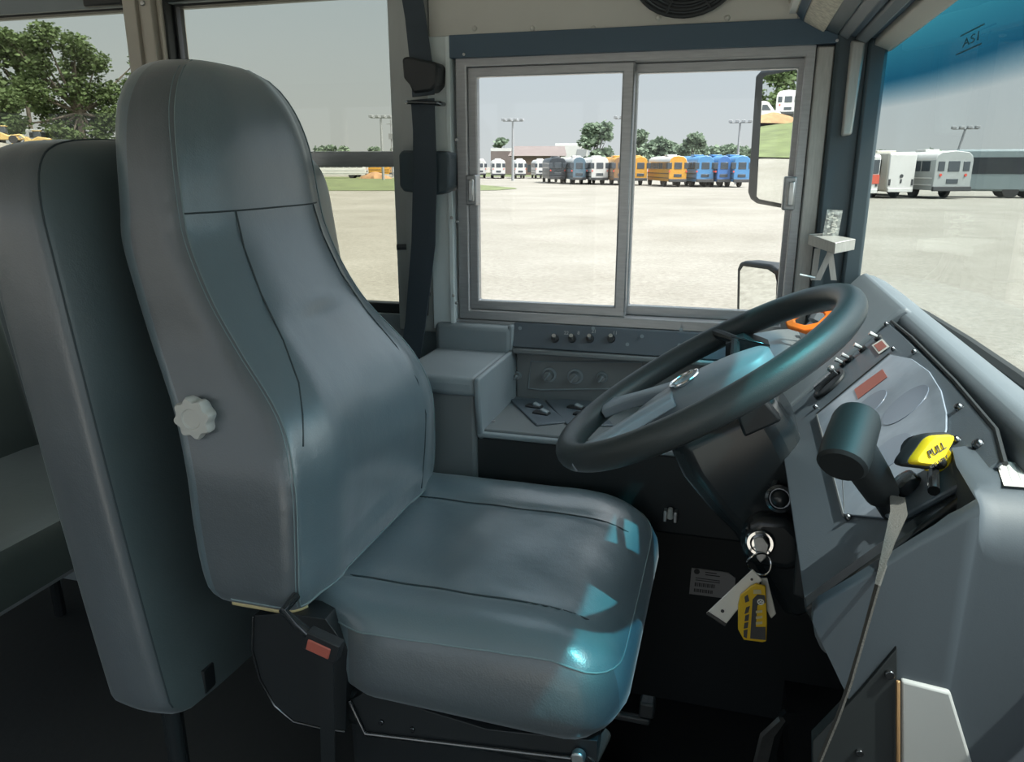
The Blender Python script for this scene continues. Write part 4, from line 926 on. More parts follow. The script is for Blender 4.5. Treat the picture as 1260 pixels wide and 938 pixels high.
for r0, r1 in zip(V_, V_[1:]):
    for k in range(90): b.face([r0[k], r0[(k + 1) % 90], r1[(k + 1) % 90], r1[k]])
b.face(V_[0])
mg, nt, bs = nodes('pale_gravel'); L = nt.links
tc = nt.nodes.new('ShaderNodeTexCoord')
n1 = nt.nodes.new('ShaderNodeTexNoise'); n1.inputs['Scale'].default_value = .22; n1.inputs['Detail'].default_value = 8; n1.inputs['Roughness'].default_value = .7
n2 = nt.nodes.new('ShaderNodeTexNoise'); n2.inputs['Scale'].default_value = 9; n2.inputs['Detail'].default_value = 6; n2.inputs['Roughness'].default_value = .75
cr = nt.nodes.new('ShaderNodeValToRGB'); e = cr.color_ramp.elements; e[0].position = .30; e[0].color = (.142, .134, .114, 1); e[1].position = .68; e[1].color = (.205, .198, .178, 1)
c2 = nt.nodes.new('ShaderNodeValToRGB'); e = c2.color_ramp.elements; e[0].position = .36; e[0].color = (.68, .66, .62, 1); e[1].position = .6; e[1].color = (1.08, 1.07, 1.05, 1)
mx = nt.nodes.new('ShaderNodeMixRGB'); mx.blend_type = 'MULTIPLY'; mx.inputs['Fac'].default_value = .85
L.new(tc.outputs['Object'], n1.inputs['Vector']); L.new(tc.outputs['Object'], n2.inputs['Vector']); L.new(n1.outputs['Fac'], cr.inputs['Fac']); L.new(n2.outputs['Fac'], c2.inputs['Fac'])
L.new(cr.outputs['Color'], mx.inputs[1]); L.new(c2.outputs['Color'], mx.inputs[2]); L.new(mx.outputs['Color'], bs.inputs['Base Color']); bs.inputs['Roughness'].default_value = .95
g = b.build('ground', mg); tag(g, kind='structure')
M['grass'] = pm('mown_grass', (.085, .105, .04), .9, var=.3, vscale=.6)
def grass_sheet(name, rows, lab_):
    b = MB(); V_ = [[b.v(p) for p in r] for r in rows]
    for r0, r1 in zip(V_, V_[1:]):
        for k in range(len(r0) - 1): b.face([r0[k], r0[k + 1], r1[k + 1], r1[k]])
    o = b.build(name, M['grass']); tag(o, lab_, 'grass', kind='stuff'); return o
grass_sheet('grass_bank', [[polar(az, r + (2 * math.sin(az * .5)) * (r < 50), .06) for az in range(37, 112, 3)] for r in (47, 55, 64, 73, 82, 91, 104)], 'mown green bank rising behind the bus toward the parked machines')
grass_sheet('grass_island', [[P(px, py + o_, z=GZ + .03) for px, py in ((380, 217.5), (420, 217.5), (470, 218), (520, 221), (570, 226), (610, 229), (634, 231.2))] if o_ == 0 else [P(px, py, z=GZ + .03) for px, py in ((380, 234.5), (420, 234.5), (470, 234.5), (520, 234.5), (570, 234.5), (610, 234), (636, 232.4))] for o_ in (0, 1)], 'low grass island at the edge of the gravel lot')
grass_sheet('grass_verge', [[P(px, 217.5, z=GZ + .03) for px in (585, 640, 700, 760)], [P(px, 212.5, z=GZ + .03) for px in (570, 630, 700, 770)]], 'strip of grass behind the far row of white buses')

# ------------------------------------------------------------------ vehicles
def paint(name, col): 
    if name not in M: M[name] = pm(name, col, .4, coat=.3, var=.04, vscale=1)
    return M[name]
M['v_glass'] = pm('dark_vehicle_glass', (.05, .06, .07), .12)
M['v_black'] = pm('vehicle_black_trim', (.03, .032, .035), .6)
M['v_tyre'] = pm('tyre', (.02, .02, .02), .8)
M['v_red'] = pm('tail_light_red', (.5, .06, .04), .3)
M['v_hub'] = pm('wheel_hub_grey', (.45, .45, .45), .5)
def wheel(root, x, y, r=.5, w=.3, ax=(1, 0, 0), base=Vector()):
    b = MB(); a = Vector(ax); c_ = Vector((x, y, r)); b.lathe(c_ - a * w / 2, a, ((r * .6, 0), (r * .95, 0), (r, .04), (r, w - .04), (r * .95, w), (r * .6, w)), 18); b.mat(1).cyl(c_ - a * (w / 2 - .05), a, r * .6, w - .1, 14)
    for v in b.bm.verts: v.co += base
    b.build('wheel', [M['v_tyre'], M['v_hub']], root)
def school_bus(name, lab_, cat, group, pos, ang, body, roof=None, w=2.45, ln=9.5, h=3.05, trim=None, red=True):
    root = thing(name, lab_, cat, pos, group); bm_ = paint(*body); rm = paint(*roof) if roof else bm_; B = Vector(pos)
    loc = []
    def add(b, nm, mats, bev=0, par=None):
        for v in b.bm.verts: v.co += B
        o = b.build(nm, mats, par or root, bev); return o
    cs = [(-w / 2, .55), (-w / 2, 2.45), (-w / 2 + .1, 2.75), (-w / 2 + .35, 2.95), (0, h), (w / 2 - .35, 2.95), (w / 2 - .1, 2.75), (w / 2, 2.45), (w / 2, .55)]
    b = MB(); b.loft([[Vector((x * .97, 0, z * .995)) for x, z in cs]] + [[Vector((x, y, z)) for x, z in cs] for y in (.08, ln)])
    for f in b.bm.faces: f.material_index = 1 if f.calc_center_median().z > 2.55 and abs(f.normal.y) < .5 else 0
    bo = add(b, 'body', [bm_, rm], .03)
    b = MB(); b.loft([[Vector((x, ln, z)) for x, z in ((-w * .42, .6), (w * .42, .6), (w * .42, 1.75), (-w * .42, 1.75))], [Vector((x, ln + 1.3, z)) for x, z in ((-w * .36, .6), (w * .36, .6), (w * .36, 1.55), (-w * .36, 1.55))]]); add(b, 'bonnet', bm_, .05)
    for x, ww, z0, z1 in ((0, .78, 1.75, 2.4), (-.85, .44, 1.78, 2.38), (.85, .44, 1.78, 2.38)):
        b = MB(); b.lohi((x - ww / 2, -.03, z0), (x + ww / 2, .05, z1)); add(b, 'rear_window', M['v_glass'], .02)
    b = MB(); b.lohi((-.40, -.03, .98), (.40, .04, 1.28)); add(b, 'door_window', M['v_glass'], .02)
    for s_ in (-1, 1):
        b = MB(); n_ = 8
        for k in range(n_):
            y0 = .5 + k * (ln - 1.0) / n_; b.lohi((s_ * (w / 2 - .02) - .02, y0, 1.75), (s_ * (w / 2) + s_ * .015, y0 + (ln - 1.0) / n_ - .12, 2.4))
        add(b, 'side_window_row', M['v_glass'])
        b = MB(); b.lohi((s_ * w / 2 - .02, .1, 1.28), (s_ * w / 2 + s_ * .03, ln, 1.36)); b.lohi((s_ * w / 2 - .02, .1, .85), (s_ * w / 2 + s_ * .03, ln, .92)); add(b, 'rub_rail', M['v_black'] if trim is None else paint(*trim))
        b = MB(); b.cyl((s_ * .85, -.02, 1.52), (0, -1, 0), .09, .03, 12); add(b, 'tail_light', M['v_red'])
    b = MB(); b.lohi((-w / 2, -.16, .50), (w / 2, .05, .80)); add(b, 'bumper', M['v_black'], .03)
    b = MB(); b.lohi((-.5, 2.6, h - .05), (.5, 3.8, h + .12)); add(b, 'roof_hatch', rm, .03)
    for x in (-w / 2 + .2, w / 2 - .2):
        for y in (2.4, ln - .4): wheel(root, x, y, base=B)
    root.rotation_euler.z = R(ang)
    return root
def at_px(l, r, base): return P((l + r) / 2, base, z=GZ)
WHITE, BLACK, BLUEGREY, YEL, BRN, BLUE, NAVY_, GREY = ('bus_white', (.45, .45, .44)), ('bus_black', (.014, .02, .027)), ('bus_slate', (.07, .115, .15)), ('bus_yellow', (.42, .21, .02)), ('bus_brown', (.19, .105, .045)), ('bus_blue', (.05, .17, .34)), ('bus_dark_blue', (.03, .11, .30)), ('bus_grey', (.26, .28, .28))
G_ = 'school buses parked along the far side of the lot'
for l, r, ba, body, roof, lab_ in (
    (583, 600, 219.5, WHITE, None, 'white bus at the far left of the slider window, half hidden by the frame'),
    (603, 624, 220, WHITE, None, 'white bus parked to the left of the tall lamp pole'),
    (632, 649, 220, WHITE, None, 'small white bus parked right in front of the brown-roofed building'),
    (657, 675, 220, WHITE, None, 'white bus half hidden behind the black bus'),
    (673, 699, 226, BLACK, None, 'black bus beside the white buses in the far row'),
    (702, 723, 227.3, BLUEGREY, WHITE, 'slate blue-grey bus between the black bus and the large white bus'),
    (724, 751, 227.6, WHITE, None, 'large white bus just left of the window mullion'),
    (752, 776, 228.3, BRN, YEL, 'brownish yellow bus partly hidden behind the window mullion'),
    (777, 798, 228.5, YEL, None, 'yellow school bus immediately right of the window mullion'),
    (819, 847, 230.4, YEL, WHITE, 'yellow school bus with white roof next to the blue buses'),
    (853, 880, 230.6, BLUE, None, 'bright blue bus directly right of the yellow school bus'),
    (879, 900, 230.7, NAVY_, BLUE, 'dark blue bus between the two bright blue buses'),
    (899, 924, 230.9, BLUE, None, 'bright blue bus beside the tall side mirror')):
    ps = at_px(l, r, ba); school_bus('school_bus', lab_, 'bus', G_, ps, 19, body, roof, w=min(2.45, (r - l) / 983. * ps.length * .78))
school_bus('school_bus', 'grey school bus seen through the windscreen beside a long dark coach', 'bus', G_, at_px(1146, 1190, 245), 20, GREY, WHITE, w=2.6, trim=('bus_grey_trim', (.55, .57, .57)))
def coach(name, lab_, pos, ang, body, rear, w, ln, h, band, wheels_y, glass_rear=False):
    root = thing(name, lab_, 'coach', pos, 'coaches seen through the windscreen'); B = Vector(pos)
    def add(b, nm, mats, bev=0):
        for v in b.bm.verts: v.co += B
        return b.build(nm, mats, root, bev)
    b = MB(); b.lohi((-w / 2, 0, .45), (w / 2, ln, h)); add(b, 'body', paint(*body), .14)
    b = MB(); b.lohi((-w / 2 + .05, -.05, .6), (w / 2 - .05, .08, h - .12)); add(b, 'rear_panel', paint(*rear), .06)
    if glass_rear:
        b = MB(); b.lohi((-w / 2 + .12, -.09, h * .58), (w / 2 - .12, -.03, h * .88)); add(b, 'rear_window', M['v_glass'], .02)
        b = MB(); b.lohi((-w / 2 + .05, -.085, h * .36), (w / 2 - .05, -.03, h * .56)); add(b, 'rear_band', paint(*band))
    for s_ in (-1, 1):
        b = MB(); b.lohi((s_ * w / 2 - .02, .8, h * .5), (s_ * (w / 2 + .02), ln - .3, h * .84)); add(b, 'side_window_row', M['v_glass'])
        if band:
            b = MB(); b.lohi((s_ * w / 2 - .02, ln - 4, h * .3), (s_ * (w / 2 + .025), ln - .2, h * .5)); add(b, 'colour_band', paint(*band))
        b = MB(); b.lohi((s_ * (w / 2 - .25), -.08, .85), (s_ * (w / 2 - .12), -.03, 1.25)); add(b, 'tail_light', M['v_black'])
    b = MB(); b.cyl((0, -.05, 1.45), (0, -1, 0), .12, .03, 12); b.lohi((-.05, -.08, 1.0), (.05, -.04, 1.25)); add(b, 'rear_badge', M['v_black'])
    b = MB(); b.lohi((-w / 2 + .1, -.12, .42), (w / 2 - .1, .05, .68)); add(b, 'bumper', paint(*rear), .03)
    b = MB(); b.lohi((-.7, ln * .25, h - .05), (.7, ln * .5, h + .14)); add(b, 'roof_unit', paint(*body), .05)
    for x in (-w / 2 + .16, w / 2 - .16):
        for y in wheels_y: wheel(root, x, y, .52, .3, base=B)
    root.rotation_euler.z = R(ang); return root
coach('shuttle_coach', 'white shuttle coach showing its plain rear between pillar and grey bus', at_px(1091, 1119, 244.5), 22, ('coach_beige', (.38, .36, .31)), WHITE, 1.95, 8, 2.95, None, (1.9, 6.4))
coach('shuttle_coach', 'white coach with a red side band half hidden by the front pillar', at_px(1047, 1078, 246.5), 22, WHITE, WHITE, 1.75, 9, 2.8, ('coach_red', (.42, .07, .04)), (1.9, 7), True)
pc = P(1262, 243, z=GZ)
coach('touring_coach', 'long dark grey touring coach side-on at the right edge of the windscreen view', pc + Vector((7.5, -1, 0)), 88, ('coach_slate', (.15, .19, .20)), ('coach_slate', (.15, .19, .20)), 2.5, 12.5, 3.15, None, (7.6, 9.0, 2.0))
# side-on vehicles under the passenger window rail
p_ = P(405, 218, z=GZ); school_bus('shuttle_bus', 'long white shuttle bus side-on beyond the grass island', 'bus', G_, P(452, 219.5, z=GZ), 104, WHITE, None, ln=9.5, h=3.0, trim=('bus_grey_trim', (.55, .57, .57)))
school_bus('school_bus', 'yellow school bus side-on beyond the grass island next to the white shuttle bus', 'bus', G_, P(481, 218, z=GZ), 106, YEL, None, ln=6.5)
def van(name, lab_, pos, ang, col, s_=1.0):
    root = thing(name, lab_, 'van', pos); B = Vector(pos)
    def add(b, nm, m_, bev=0):
        for v in b.bm.verts: v.co = v.co * s_ + B
        return b.build(nm, m_, root, bev)
    pr = [(-2.9, .45), (-2.95, 2.35), (-2.8, 2.6), (.9, 2.65), (1.3, 2.5), (2.05, 1.55), (2.85, 1.25), (3.0, .95), (3.0, .45)]
    b = MB(); b.prism([(x, -1.0, z) for x, z in pr], (0, 2.0, 0)); add(b, 'body', paint(*col), .08)
    for y in (-1.02, 1.0):
        b = MB(); b.prism([(x, y, z) for x, z in ((.55, 1.55), (.6, 2.2), (1.15, 2.2), (1.65, 1.55))], (0, .02, 0)); b.prism([(x, y, z) for x, z in ((-2.5, 1.5), (-2.5, 2.2), (.25, 2.2), (.25, 1.5))], (0, .02, 0)); add(b, 'side_window', M['v_glass'])
        for x in (-1.9, 1.9):
            bb = MB(); bb.lathe((x, y * .92 - .1, .38), (0, 1, 0), ((.2, 0), (.38, 0), (.38, .2), (.2, .2)), 16); add(bb, 'wheel', M['v_tyre'])
    b = MB(); b.prism([(1.36, -.85, 2.46), (1.36, .85, 2.46), (2.06, .85, 1.6), (2.06, -.85, 1.6)], (.03, 0, .03)); add(b, 'windscreen', M['v_glass'])
    b = MB(); b.lohi((2.9, -.98, .42), (3.06, .98, .75)); add(b, 'bumper', M['v_black'], .03)
    root.rotation_euler.z = R(ang); return root
van('parked_van', 'small white van at the right of the side-on yellow bus beyond the grass island', P(497, 217, z=GZ), 200, WHITE)
# the bank top: machines, vans
def loader(name, lab_, pos, ang, s_=.55):
    root = thing(name, lab_, 'loader', pos, 'yellow machines on the bank'); B = Vector(pos); Y_ = paint('machine_yellow', (.45, .32, .12))
    def add(b, nm, m_, bev=0):
        for v in b.bm.verts: v.co = v.co * s_ + B
        return b.build(nm, m_, root, bev)
    b = MB(); b.prism([(x, -.9, z) for x, z in ((-2.4, .6), (-2.4, 1.6), (-.4, 1.9), (.6, 1.4), (2.0, 1.2), (2.2, .6))], (0, 1.8, 0)); add(b, 'body', Y_, .06)
    b = MB(); b.lohi((-.9, -.8, 1.7), (.4, .8, 2.9)); add(b, 'cab', M['v_glass'], .08)
    b = MB(); b.lohi((-1.0, -.85, 2.85), (.5, .85, 3.0)); add(b, 'cab_roof', Y_, .04)
    b = MB(); b.tube([(.8, -.6, 1.3), (2.4, -.6, 1.5), (3.3, -.6, .7)], .14, 8); b.tube([(.8, .6, 1.3), (2.4, .6, 1.5), (3.3, .6, .7)], .14, 8); add(b, 'lift_arm', Y_)
    b = MB(); b.prism([(3.1, -1.2, .3), (3.3, -1.2, 1.2), (4.2, -1.2, .3)], (0, 2.4, 0)); add(b, 'bucket', Y_)
    for x in (-1.5, 1.4):
        for y in (-.95, .95):
            bb = MB(); bb.lathe((x, y - .25, .7), (0, 1, 0), ((.3, 0), (.65, 0), (.7, .06), (.7, .44), (.65, .5), (.3, .5)), 18); bb.mat(1).cyl((x, y - .2, .7), (0, 1, 0), .4, .4, 14); add(bb, 'wheel', [M['v_tyre'], Y_])
    root.rotation_euler.z = R(ang); return root
def azpx(px): return 16 - math.degrees(math.atan((px - 630) / 983.))
loader('wheel_loader', 'yellow wheel loader on the bank at the left edge of the rear side window', polar(azpx(12), 92), 35)
loader('wheel_loader', 'yellow wheel loader parked below the large tree on the bank', polar(azpx(50), 95), 215)
van('parked_van', 'pale van parked on the bank beneath the large tree', polar(azpx(70), 100), 30, ('van_pale', (.7, .72, .72)), .8)
van('parked_van', 'white high-roofed van on top of the grass bank shown in the side mirror', polar(56.1, 90), 236, WHITE, .85)
school_bus('shuttle_bus', 'white bus at the edge of the side mirror on the bank top', 'bus', 'vehicles on the bank', polar(58.1, 93), 58, WHITE)
def rock_pile(name, lab_, pos, r):
    b = MB(); rg = []
    for t, q in ((0, 1), (.35, .8), (.7, .45), (1, .08)):
        rg.append([Vector(pos) + Vector((r * q * math.cos(k * R(20)) * (1 + .2 * math.sin(k * 2.3 + t * 9)), r * .5 * q * math.sin(k * R(20)) * (1 + .2 * math.cos(k * 3.1)), 1.1 * t - .05 * (1 - t))) for k in range(18)])
    b.loft(rg); o = b.build(name, M.setdefault('clay', pm('orange_clay', (.26, .15, .075), .95, var=.2, vscale=1.5))); tag(o, lab_, 'earth pile')
rock_pile('earth_pile', 'low orange clay pile along the crest of the bank seen in the side mirror', polar(57.2, 85), 4.6)
rock_pile('earth_pile', 'orange earth heap at the foot of the side-on buses beyond the grass', P(462, 220, z=GZ), 2.8)

# ------------------------------------------------------------------ lamp poles, buildings
M['pole'] = pm('galvanised_pole', (.22, .23, .24), .6)
def lamp(px, base_y, top_y, lab_, dist, n=4, tilt=0):
    p0 = far(px, dist); d = math.hypot(p0.x, p0.y); dirv = Vector(ray(px, top_y)); t = d / math.hypot(dirv.x, dirv.y); ht = CZ + dirv.z * t - p0.z
    root = thing('lamp_pole', lab_, 'lamp pole', p0, 'floodlight poles round the lot'); s_ = d / 90.
    b = MB(); b.tube([p0, p0 + Vector((tilt, 0, ht))], [.16 * s_, .10 * s_], 10); b.build('mast', M['pole'], root)
    tx = Vector((p0.y, -p0.x, 0)).normalized(); top = p0 + Vector((tilt, 0, ht))
    b = MB(); b.tube([top - tx * 1.1 * s_, top + tx * 1.1 * s_], .05 * s_, 8); b.build('cross_arm', M['pole'], root)
    for k in range(n):
        c_ = top + tx * s_ * (-1.0 + 2.0 * k / (n - 1)); b = MB(); b.box(c_ + Vector((0, 0, .14 * s_)), (.40 * s_, .6 * s_, .26 * s_)); b.build('floodlight', M['pole'], root, .03)
lamp(631, 0, 149, 'floodlight pole standing by the brown-roofed building', 112)
lamp(471, 0, 145, 'floodlight pole seen through the passenger window over the yellow bus', 120)
lamp(907, 0, 151, 'floodlight pole rising behind the blue buses', 95)
lamp(1168, 0, 159, 'floodlight pole seen through the windscreen above the grey bus', 85, tilt=.9)
lamp(767, 0, 146, 'floodlight pole almost hidden behind the window mullion', 115)
p0 = far(483, 150); root = thing('utility_pole', 'thin wooden utility pole right of the floodlight pole in the passenger window', 'utility pole', p0)
b = MB(); b.tube([p0, p0 + Vector((0, 0, 10.2))], [.16, .12], 8); b.build('mast', M['pole'], root)
b = MB(); b.box(p0 + Vector((0, 0, 7.2)), (.9, .5, 1.0)); b.tube([p0 + Vector((-1, 0, 9.4)), p0 + Vector((1, 0, 9.4))], .07, 6); b.build('transformer', M['pole'], root)
M['brick'] = pm('brown_brick', (.17, .11, .09), .9, var=.15, vscale=2); M['roofb'] = pm('brown_shingle', (.12, .098, .092), .9, var=.1, vscale=1)
def wallbox(px0, px1, top, dist, depth):
    a, c_ = far(px0, dist), far(px1, dist); dv = Vector(ray((px0 + px1) / 2, top)); t = dist / math.hypot(dv.x, dv.y); return a, c_, CZ + dv.z * t, Vector((-.25, 1, 0)).normalized() * depth
root = thing('office_building', 'low brick building with a large brown shingled roof beyond the white buses', 'building', far(660, 175))
a, c_, zt, dp = wallbox(632, 690, 192, 175, 14); up = Vector((0, 0, 1))
b = MB(); b.prism([a, c_, c_ + up * (zt - GZ), a + up * (zt - GZ)], dp); b.build('wall', M['brick'], root)
_, _, zr, _ = wallbox(632, 690, 179, 175, 14); e_ = (c_ - a).normalized() * 1.2
r0, r1 = a + up * (zt - GZ) - e_, c_ + up * (zt - GZ) + e_
b = MB(); b.loft([[r0 - dp * .1, r1 - dp * .1, r1 + dp * 1.1, r0 + dp * 1.1], [r0 + e_ + dp * .45 + up * (zr - zt), r1 - e_ * .2 + dp * .45 + up * (zr - zt), r1 - e_ * .2 + dp * .55 + up * (zr - zt), r0 + e_ + dp * .55 + up * (zr - zt)]]); b.build('roof', M['roofb'], root)
for k in range(4):
    q = a.lerp(c_, .30 + .10 * k) - dp.normalized() * .05; b = MB(); b.prism([q + up * .6, q + e_ * .6 + up * .6, q + e_ * .6 + up * 2.2, q + up * 2.2], dp.normalized() * .1); b.build('window', M['v_glass'], root)
root = thing('warehouse', 'large white flat-roofed warehouse right of the brown-roofed building', 'building', far(705, 203))
a, c_, zt, dp = wallbox(683, 723, 179, 203, 20); b = MB(); b.prism([a, c_, c_ + up * (zt - GZ), a + up * (zt - GZ)], dp); b.build('wall', paint('warehouse_white', (.45, .45, .44)), root)
b = MB(); b.prism([a + up * (zt - GZ), c_ + up * (zt - GZ), c_ + up * (zt - GZ + .5), a + up * (zt - GZ + .5)], dp * .05); b.build('parapet', paint('warehouse_trim', (.66, .68, .68)), root)
b = MB(); q = a.lerp(c_, .55) - dp.normalized() * .1; b.prism([q, q + (c_ - a) * .3, q + (c_ - a) * .42 + up * 6.0, q + (c_ - a) * .12 + up * 6.0], dp.normalized() * .2); b.build('slanted_panel', M['pole'], root)  # slanting grey sheet on the front wall
root = thing('annexe', 'pale low annexe at the left end of the brown-roofed building', 'building', far(615, 196))
a, c_, zt, dp = wallbox(604, 629, 186, 196, 10); b = MB(); b.prism([a, c_, c_ + up * (zt - GZ), a + up * (zt - GZ)], dp); b.build('wall', M['roofb'], root); b = MB(); b.prism([a + up * (zt - GZ), c_ + up * (zt - GZ), c_ + up * (zt - GZ + .7), a + up * (zt - GZ + .7)], dp); b.build('roof', paint('warehouse_white', (.45, .45, .44)), root)

# ------------------------------------------------------------------ trees
def leafmat(name, col, var=.35):
    m, nt, bs = nodes(name); L = nt.links; bs.inputs['Roughness'].default_value = .7; bs.inputs['Specular IOR Level'].default_value = .2
    oi = nt.nodes.new('ShaderNodeTexCoord'); n = nt.nodes.new('ShaderNodeTexNoise'); n.inputs['Scale'].default_value = .9; n.inputs['Detail'].default_value = 4
    mr = nt.nodes.new('ShaderNodeMapRange'); mr.inputs['From Min'].default_value = .3; mr.inputs['From Max'].default_value = .7; mr.inputs['To Min'].default_value = 1 - var; mr.inputs['To Max'].default_value = 1 + var
    mx = nt.nodes.new('ShaderNodeVectorMath'); mx.operation = 'SCALE'; mx.inputs[0].default_value = col
    L.new(oi.outputs['Object'], n.inputs['Vector']); L.new(n.outputs['Fac'], mr.inputs['Value']); L.new(mr.outputs['Result'], mx.inputs['Scale']); L.new(mx.outputs['Vector'], bs.inputs['Base Color'])
    tl = nt.nodes.new('ShaderNodeBsdfTranslucent'); ad = nt.nodes.new('ShaderNodeMixShader'); ad.inputs['Fac'].default_value = .25; L.new(mx.outputs['Vector'], tl.inputs['Color'])
    out = nt.nodes['Material Output']; L.new(bs.outputs['BSDF'], ad.inputs[1]); L.new(tl.outputs['BSDF'], ad.inputs[2]); L.new(ad.outputs['Shader'], out.inputs['Surface']); return m
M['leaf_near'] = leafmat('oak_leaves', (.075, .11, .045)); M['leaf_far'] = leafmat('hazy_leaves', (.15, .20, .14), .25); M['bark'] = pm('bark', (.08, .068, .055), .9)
def tree(lab_, base, blobs, leaf, n, mat, trunk=.25, seed=1, group='trees round the lot'):
    rr = random.Random(seed); root = thing('tree', lab_, 'tree', base, group); B = Vector(base)
    b = MB(); top = max(c_[2] for c_, r in blobs)
    b.tube([B, B + Vector((.1, 0, top * .45)), B + Vector((.0, .1, top * .8))], [trunk, trunk * .75, trunk * .3], 8)
    for c_, r in blobs: b.tube([B + Vector((.05, 0, top * .35)), B + Vector(c_) * .6 + Vector((0, 0, top * .12)), B + Vector(c_)], [trunk * .4, trunk * .25, trunk * .08], 5)
    b.build('trunk', M['bark'], root)
    b = MB(); tot = sum(r ** 2 for c_, r in blobs)
    for c_, r in blobs:
        for k in range(int(n * r * r / tot)):
            d = Vector((rr.gauss(0, 1), rr.gauss(0, 1), rr.gauss(0, 1))).normalized(); q = B + Vector(c_) + Vector((d.x, d.y, d.z * .8)) * r * (rr.random() ** .4) * (1 + .25 * math.sin(d.x * 5 + r * 9) * math.sin(d.z * 6 + r))
            u, v, _ = frame_of((rr.gauss(0, 1), rr.gauss(0, 1), rr.gauss(.6, 1))); s_ = leaf * (.6 + rr.random())
            b.face([b.v(q + u * s_), b.v(q + v * s_ * .7), b.v(q - u * s_), b.v(q - v * s_ * .7)])
    b.build('foliage', mat, root, fix=False)
    return root
def ptree(lab_, px0, px1, top, dist, base_z=GZ, nb=9, n=900, leaf=.5, mat='leaf_far', seed=3, bot=.25, trunk=.25):
    c_ = far((px0 + px1) / 2, dist, base_z); dv = Vector(ray((px0 + px1) / 2, top)); ht = CZ + dv.z * dist / math.hypot(dv.x, dv.y) - base_z; w = (px1 - px0) / 983. * dist
    rr = random.Random(seed); tx = Vector((c_.y, -c_.x, 0)).normalized(); bl = []
    for k in range(nb):
        f = (k + .5) / nb; a = rr.uniform(-1, 1); h = ht * (bot + (1 - bot) * rr.random() ** .8); lim = math.sqrt(max(.05, 1 - ((h / ht - .55) / .55) ** 2))
        r = w * rr.uniform(.16, .26); o = tx * (a * lim * (w / 2 - r * .7)) + Vector((0, rr.uniform(-1, 1) * w * .25, min(h, ht - r * .8))); bl.append(((o.x, o.y, o.z), r))
    bl.append(((0, 0, ht - w * .2), w * .2)); 
    return tree(lab_, c_, bl, leaf, n, M[mat], trunk, seed)
az1 = azpx(100)
bz = gz(az1, 96)
T0 = far(106, 96, bz - .1); tx = Vector((T0.y, -T0.x, 0)).normalized(); sc_ = 96 / 983. * .87
bl = []
for px, py, r in ((98, 62, 22), (72, 74, 17), (60, 68, 14), (52, 62, 9), (125, 70, 20), (110, 84, 24), (84, 92, 18), (140, 88, 18), (60, 112, 18), (44, 118, 12), (78, 122, 22), (108, 118, 26), (138, 120, 22), (62, 142, 18), (90, 150, 20), (122, 150, 22), (150, 146, 20), (80, 162, 16), (130, 166, 18), (158, 110, 18), (165, 80, 14), (52, 158, 14), (105, 170, 14)):
    o = tx * ((px - 106) * sc_); hz = (203 - py) * sc_ * 1.03 + CZ - T0.z; bl.append(((o.x, o.y + rnd.uniform(-2, 2), hz), r * sc_ * .98))
tree('large spreading oak-like tree on the bank in the rear side window', T0, bl, .17, 13000, M['leaf_near'], .45, 11)
ptree('smaller leafy tree left of the large tree at the photo edge', -22, 40, 108, 104, gz(azpx(10), 104), 12, 3500, .22, 'leaf_near', 5, .15)
ptree('green tree filling the bank behind the white van in the side mirror', 0, 90, 40, 112, 5.2, 12, 2500, .3, 'leaf_near', 8, .15)
for k, az in enumerate((54, 58, 62, 66, 71)):
    c_ = polar(az, 112 + 3 * (k % 2)); tree(('broad tree on the bank top behind the white bus in the mirror', 'leafy tree on the bank top above the mirrored van', 'round tree on the bank top left of the mirrored van', 'dark tree on the bank top further along the mirror view', 'last tree of the bank-top row beyond the mirror view')[k], c_, [((rnd.uniform(-3, 3), rnd.uniform(-3, 3), rnd.uniform(2.5, 7.5)), rnd.uniform(1.6, 2.6)) for _ in range(9)], .3, 1800, M['leaf_near'], .3, 40 + k)
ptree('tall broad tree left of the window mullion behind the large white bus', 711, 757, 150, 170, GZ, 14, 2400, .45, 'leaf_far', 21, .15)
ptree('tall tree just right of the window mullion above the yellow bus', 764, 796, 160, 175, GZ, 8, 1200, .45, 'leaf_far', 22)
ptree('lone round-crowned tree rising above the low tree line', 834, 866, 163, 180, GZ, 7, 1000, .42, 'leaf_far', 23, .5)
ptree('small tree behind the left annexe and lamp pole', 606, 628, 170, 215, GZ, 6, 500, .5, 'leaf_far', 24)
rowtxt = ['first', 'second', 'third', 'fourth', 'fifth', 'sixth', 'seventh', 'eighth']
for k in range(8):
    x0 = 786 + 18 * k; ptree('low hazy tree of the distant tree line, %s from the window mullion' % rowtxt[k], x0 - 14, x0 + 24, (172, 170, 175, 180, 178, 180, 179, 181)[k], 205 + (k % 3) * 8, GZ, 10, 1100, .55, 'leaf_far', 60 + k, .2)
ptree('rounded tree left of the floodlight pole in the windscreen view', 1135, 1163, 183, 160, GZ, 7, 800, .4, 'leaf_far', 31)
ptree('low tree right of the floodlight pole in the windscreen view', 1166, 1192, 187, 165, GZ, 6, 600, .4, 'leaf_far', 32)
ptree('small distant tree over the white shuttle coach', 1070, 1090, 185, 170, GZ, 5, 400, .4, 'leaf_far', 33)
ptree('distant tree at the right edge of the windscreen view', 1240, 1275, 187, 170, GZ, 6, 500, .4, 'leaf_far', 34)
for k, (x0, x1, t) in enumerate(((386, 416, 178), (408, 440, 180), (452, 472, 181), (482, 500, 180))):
    ptree('hazy distant tree above the sash rail, %s from the headrest' % rowtxt[k], x0, x1, t, 225, GZ, 6, 420, .6, 'leaf_far', 80 + k)

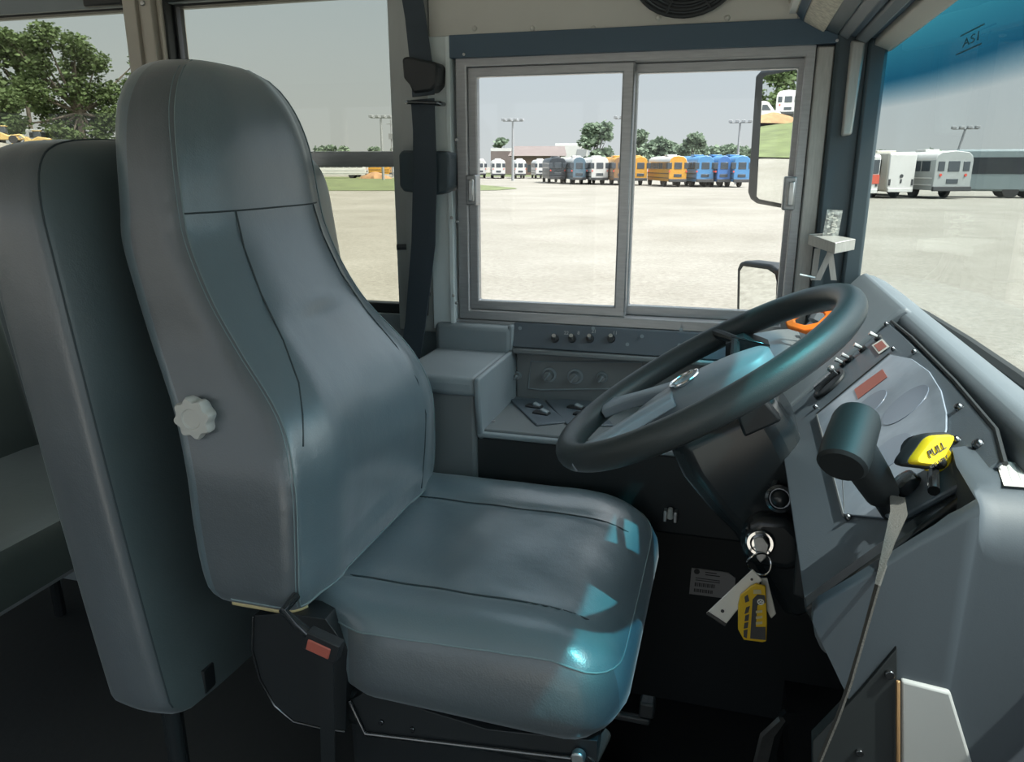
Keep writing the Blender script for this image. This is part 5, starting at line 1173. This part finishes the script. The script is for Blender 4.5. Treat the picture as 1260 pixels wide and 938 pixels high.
# ================================================================== LIGHT, SKY, CAMERA
SD = Vector((1, -.28, 1.93)).normalized()
sun = bpy.data.lights.new('sun', 'SUN'); sun.energy = 6.0; sun.angle = R(.8); sun.color = (1, .96, .90)
so = bpy.data.objects.new('sun', sun); COL.objects.link(so); so.rotation_euler = (-SD).to_track_quat('-Z', 'Y').to_euler()
wd = bpy.data.worlds.new('hazy_sky'); sc.world = wd; wd.use_nodes = True; nt = wd.node_tree; nt.nodes.clear(); L = nt.links
out = nt.nodes.new('ShaderNodeOutputWorld'); bg = nt.nodes.new('ShaderNodeBackground'); tc = nt.nodes.new('ShaderNodeTexCoord'); sp = nt.nodes.new('ShaderNodeSeparateXYZ')
cr = nt.nodes.new('ShaderNodeValToRGB'); e = cr.color_ramp.elements
e[0].position = 0; e[0].color = (.485, .508, .515, 1); e[1].position = 1; e[1].color = (.33, .44, .56, 1)
q = cr.color_ramp.elements.new(.10); q.color = (.45, .50, .535, 1)
q = cr.color_ramp.elements.new(.22); q.color = (.395, .475, .545, 1)
L.new(tc.outputs['Generated'], sp.inputs[0]); L.new(sp.outputs['Z'], cr.inputs['Fac'])
dt = nt.nodes.new('ShaderNodeVectorMath'); dt.operation = 'DOT_PRODUCT'; dt.inputs[1].default_value = SD; L.new(tc.outputs['Generated'], dt.inputs[0])
mxm = nt.nodes.new('ShaderNodeMath'); mxm.operation = 'MAXIMUM'; mxm.inputs[1].default_value = 0; L.new(dt.outputs['Value'], mxm.inputs[0])
pw = nt.nodes.new('ShaderNodeMath'); pw.operation = 'POWER'; pw.inputs[1].default_value = 3.5; L.new(mxm.outputs[0], pw.inputs[0])
ml = nt.nodes.new('ShaderNodeMath'); ml.operation = 'MULTIPLY'; ml.inputs[1].default_value = 6.0; L.new(pw.outputs[0], ml.inputs[0])
ad = nt.nodes.new('ShaderNodeMixRGB'); ad.blend_type = 'ADD'; ad.inputs['Fac'].default_value = 1; L.new(cr.outputs['Color'], ad.inputs[1]); L.new(ml.outputs[0], ad.inputs[2])
L.new(ad.outputs['Color'], bg.inputs['Color']); bg.inputs['Strength'].default_value = 1.0; L.new(bg.outputs['Background'], out.inputs['Surface'])
cam = bpy.data.cameras.new('camera'); cam.sensor_width = 36; cam.lens = F / 1260 * 36; cam.clip_start = .02; cam.clip_end = 2000
co = bpy.data.objects.new('camera', cam); COL.objects.link(co); co.location = (0, 0, CZ); co.rotation_euler = (R(90) - PIT, 0, YAW); sc.camera = co
sc.view_settings.view_transform = 'Standard'; sc.view_settings.look = 'None'; sc.view_settings.gamma = 1; sc.view_settings.exposure = .8; sc.view_settings.use_curve_mapping = False
sc.cycles.use_denoising = True; sc.cycles.max_bounces = 10; sc.cycles.transparent_max_bounces = 16; sc.cycles.sample_clamp_indirect = 6; sc.cycles.caustics_reflective = False; sc.cycles.caustics_refractive = False
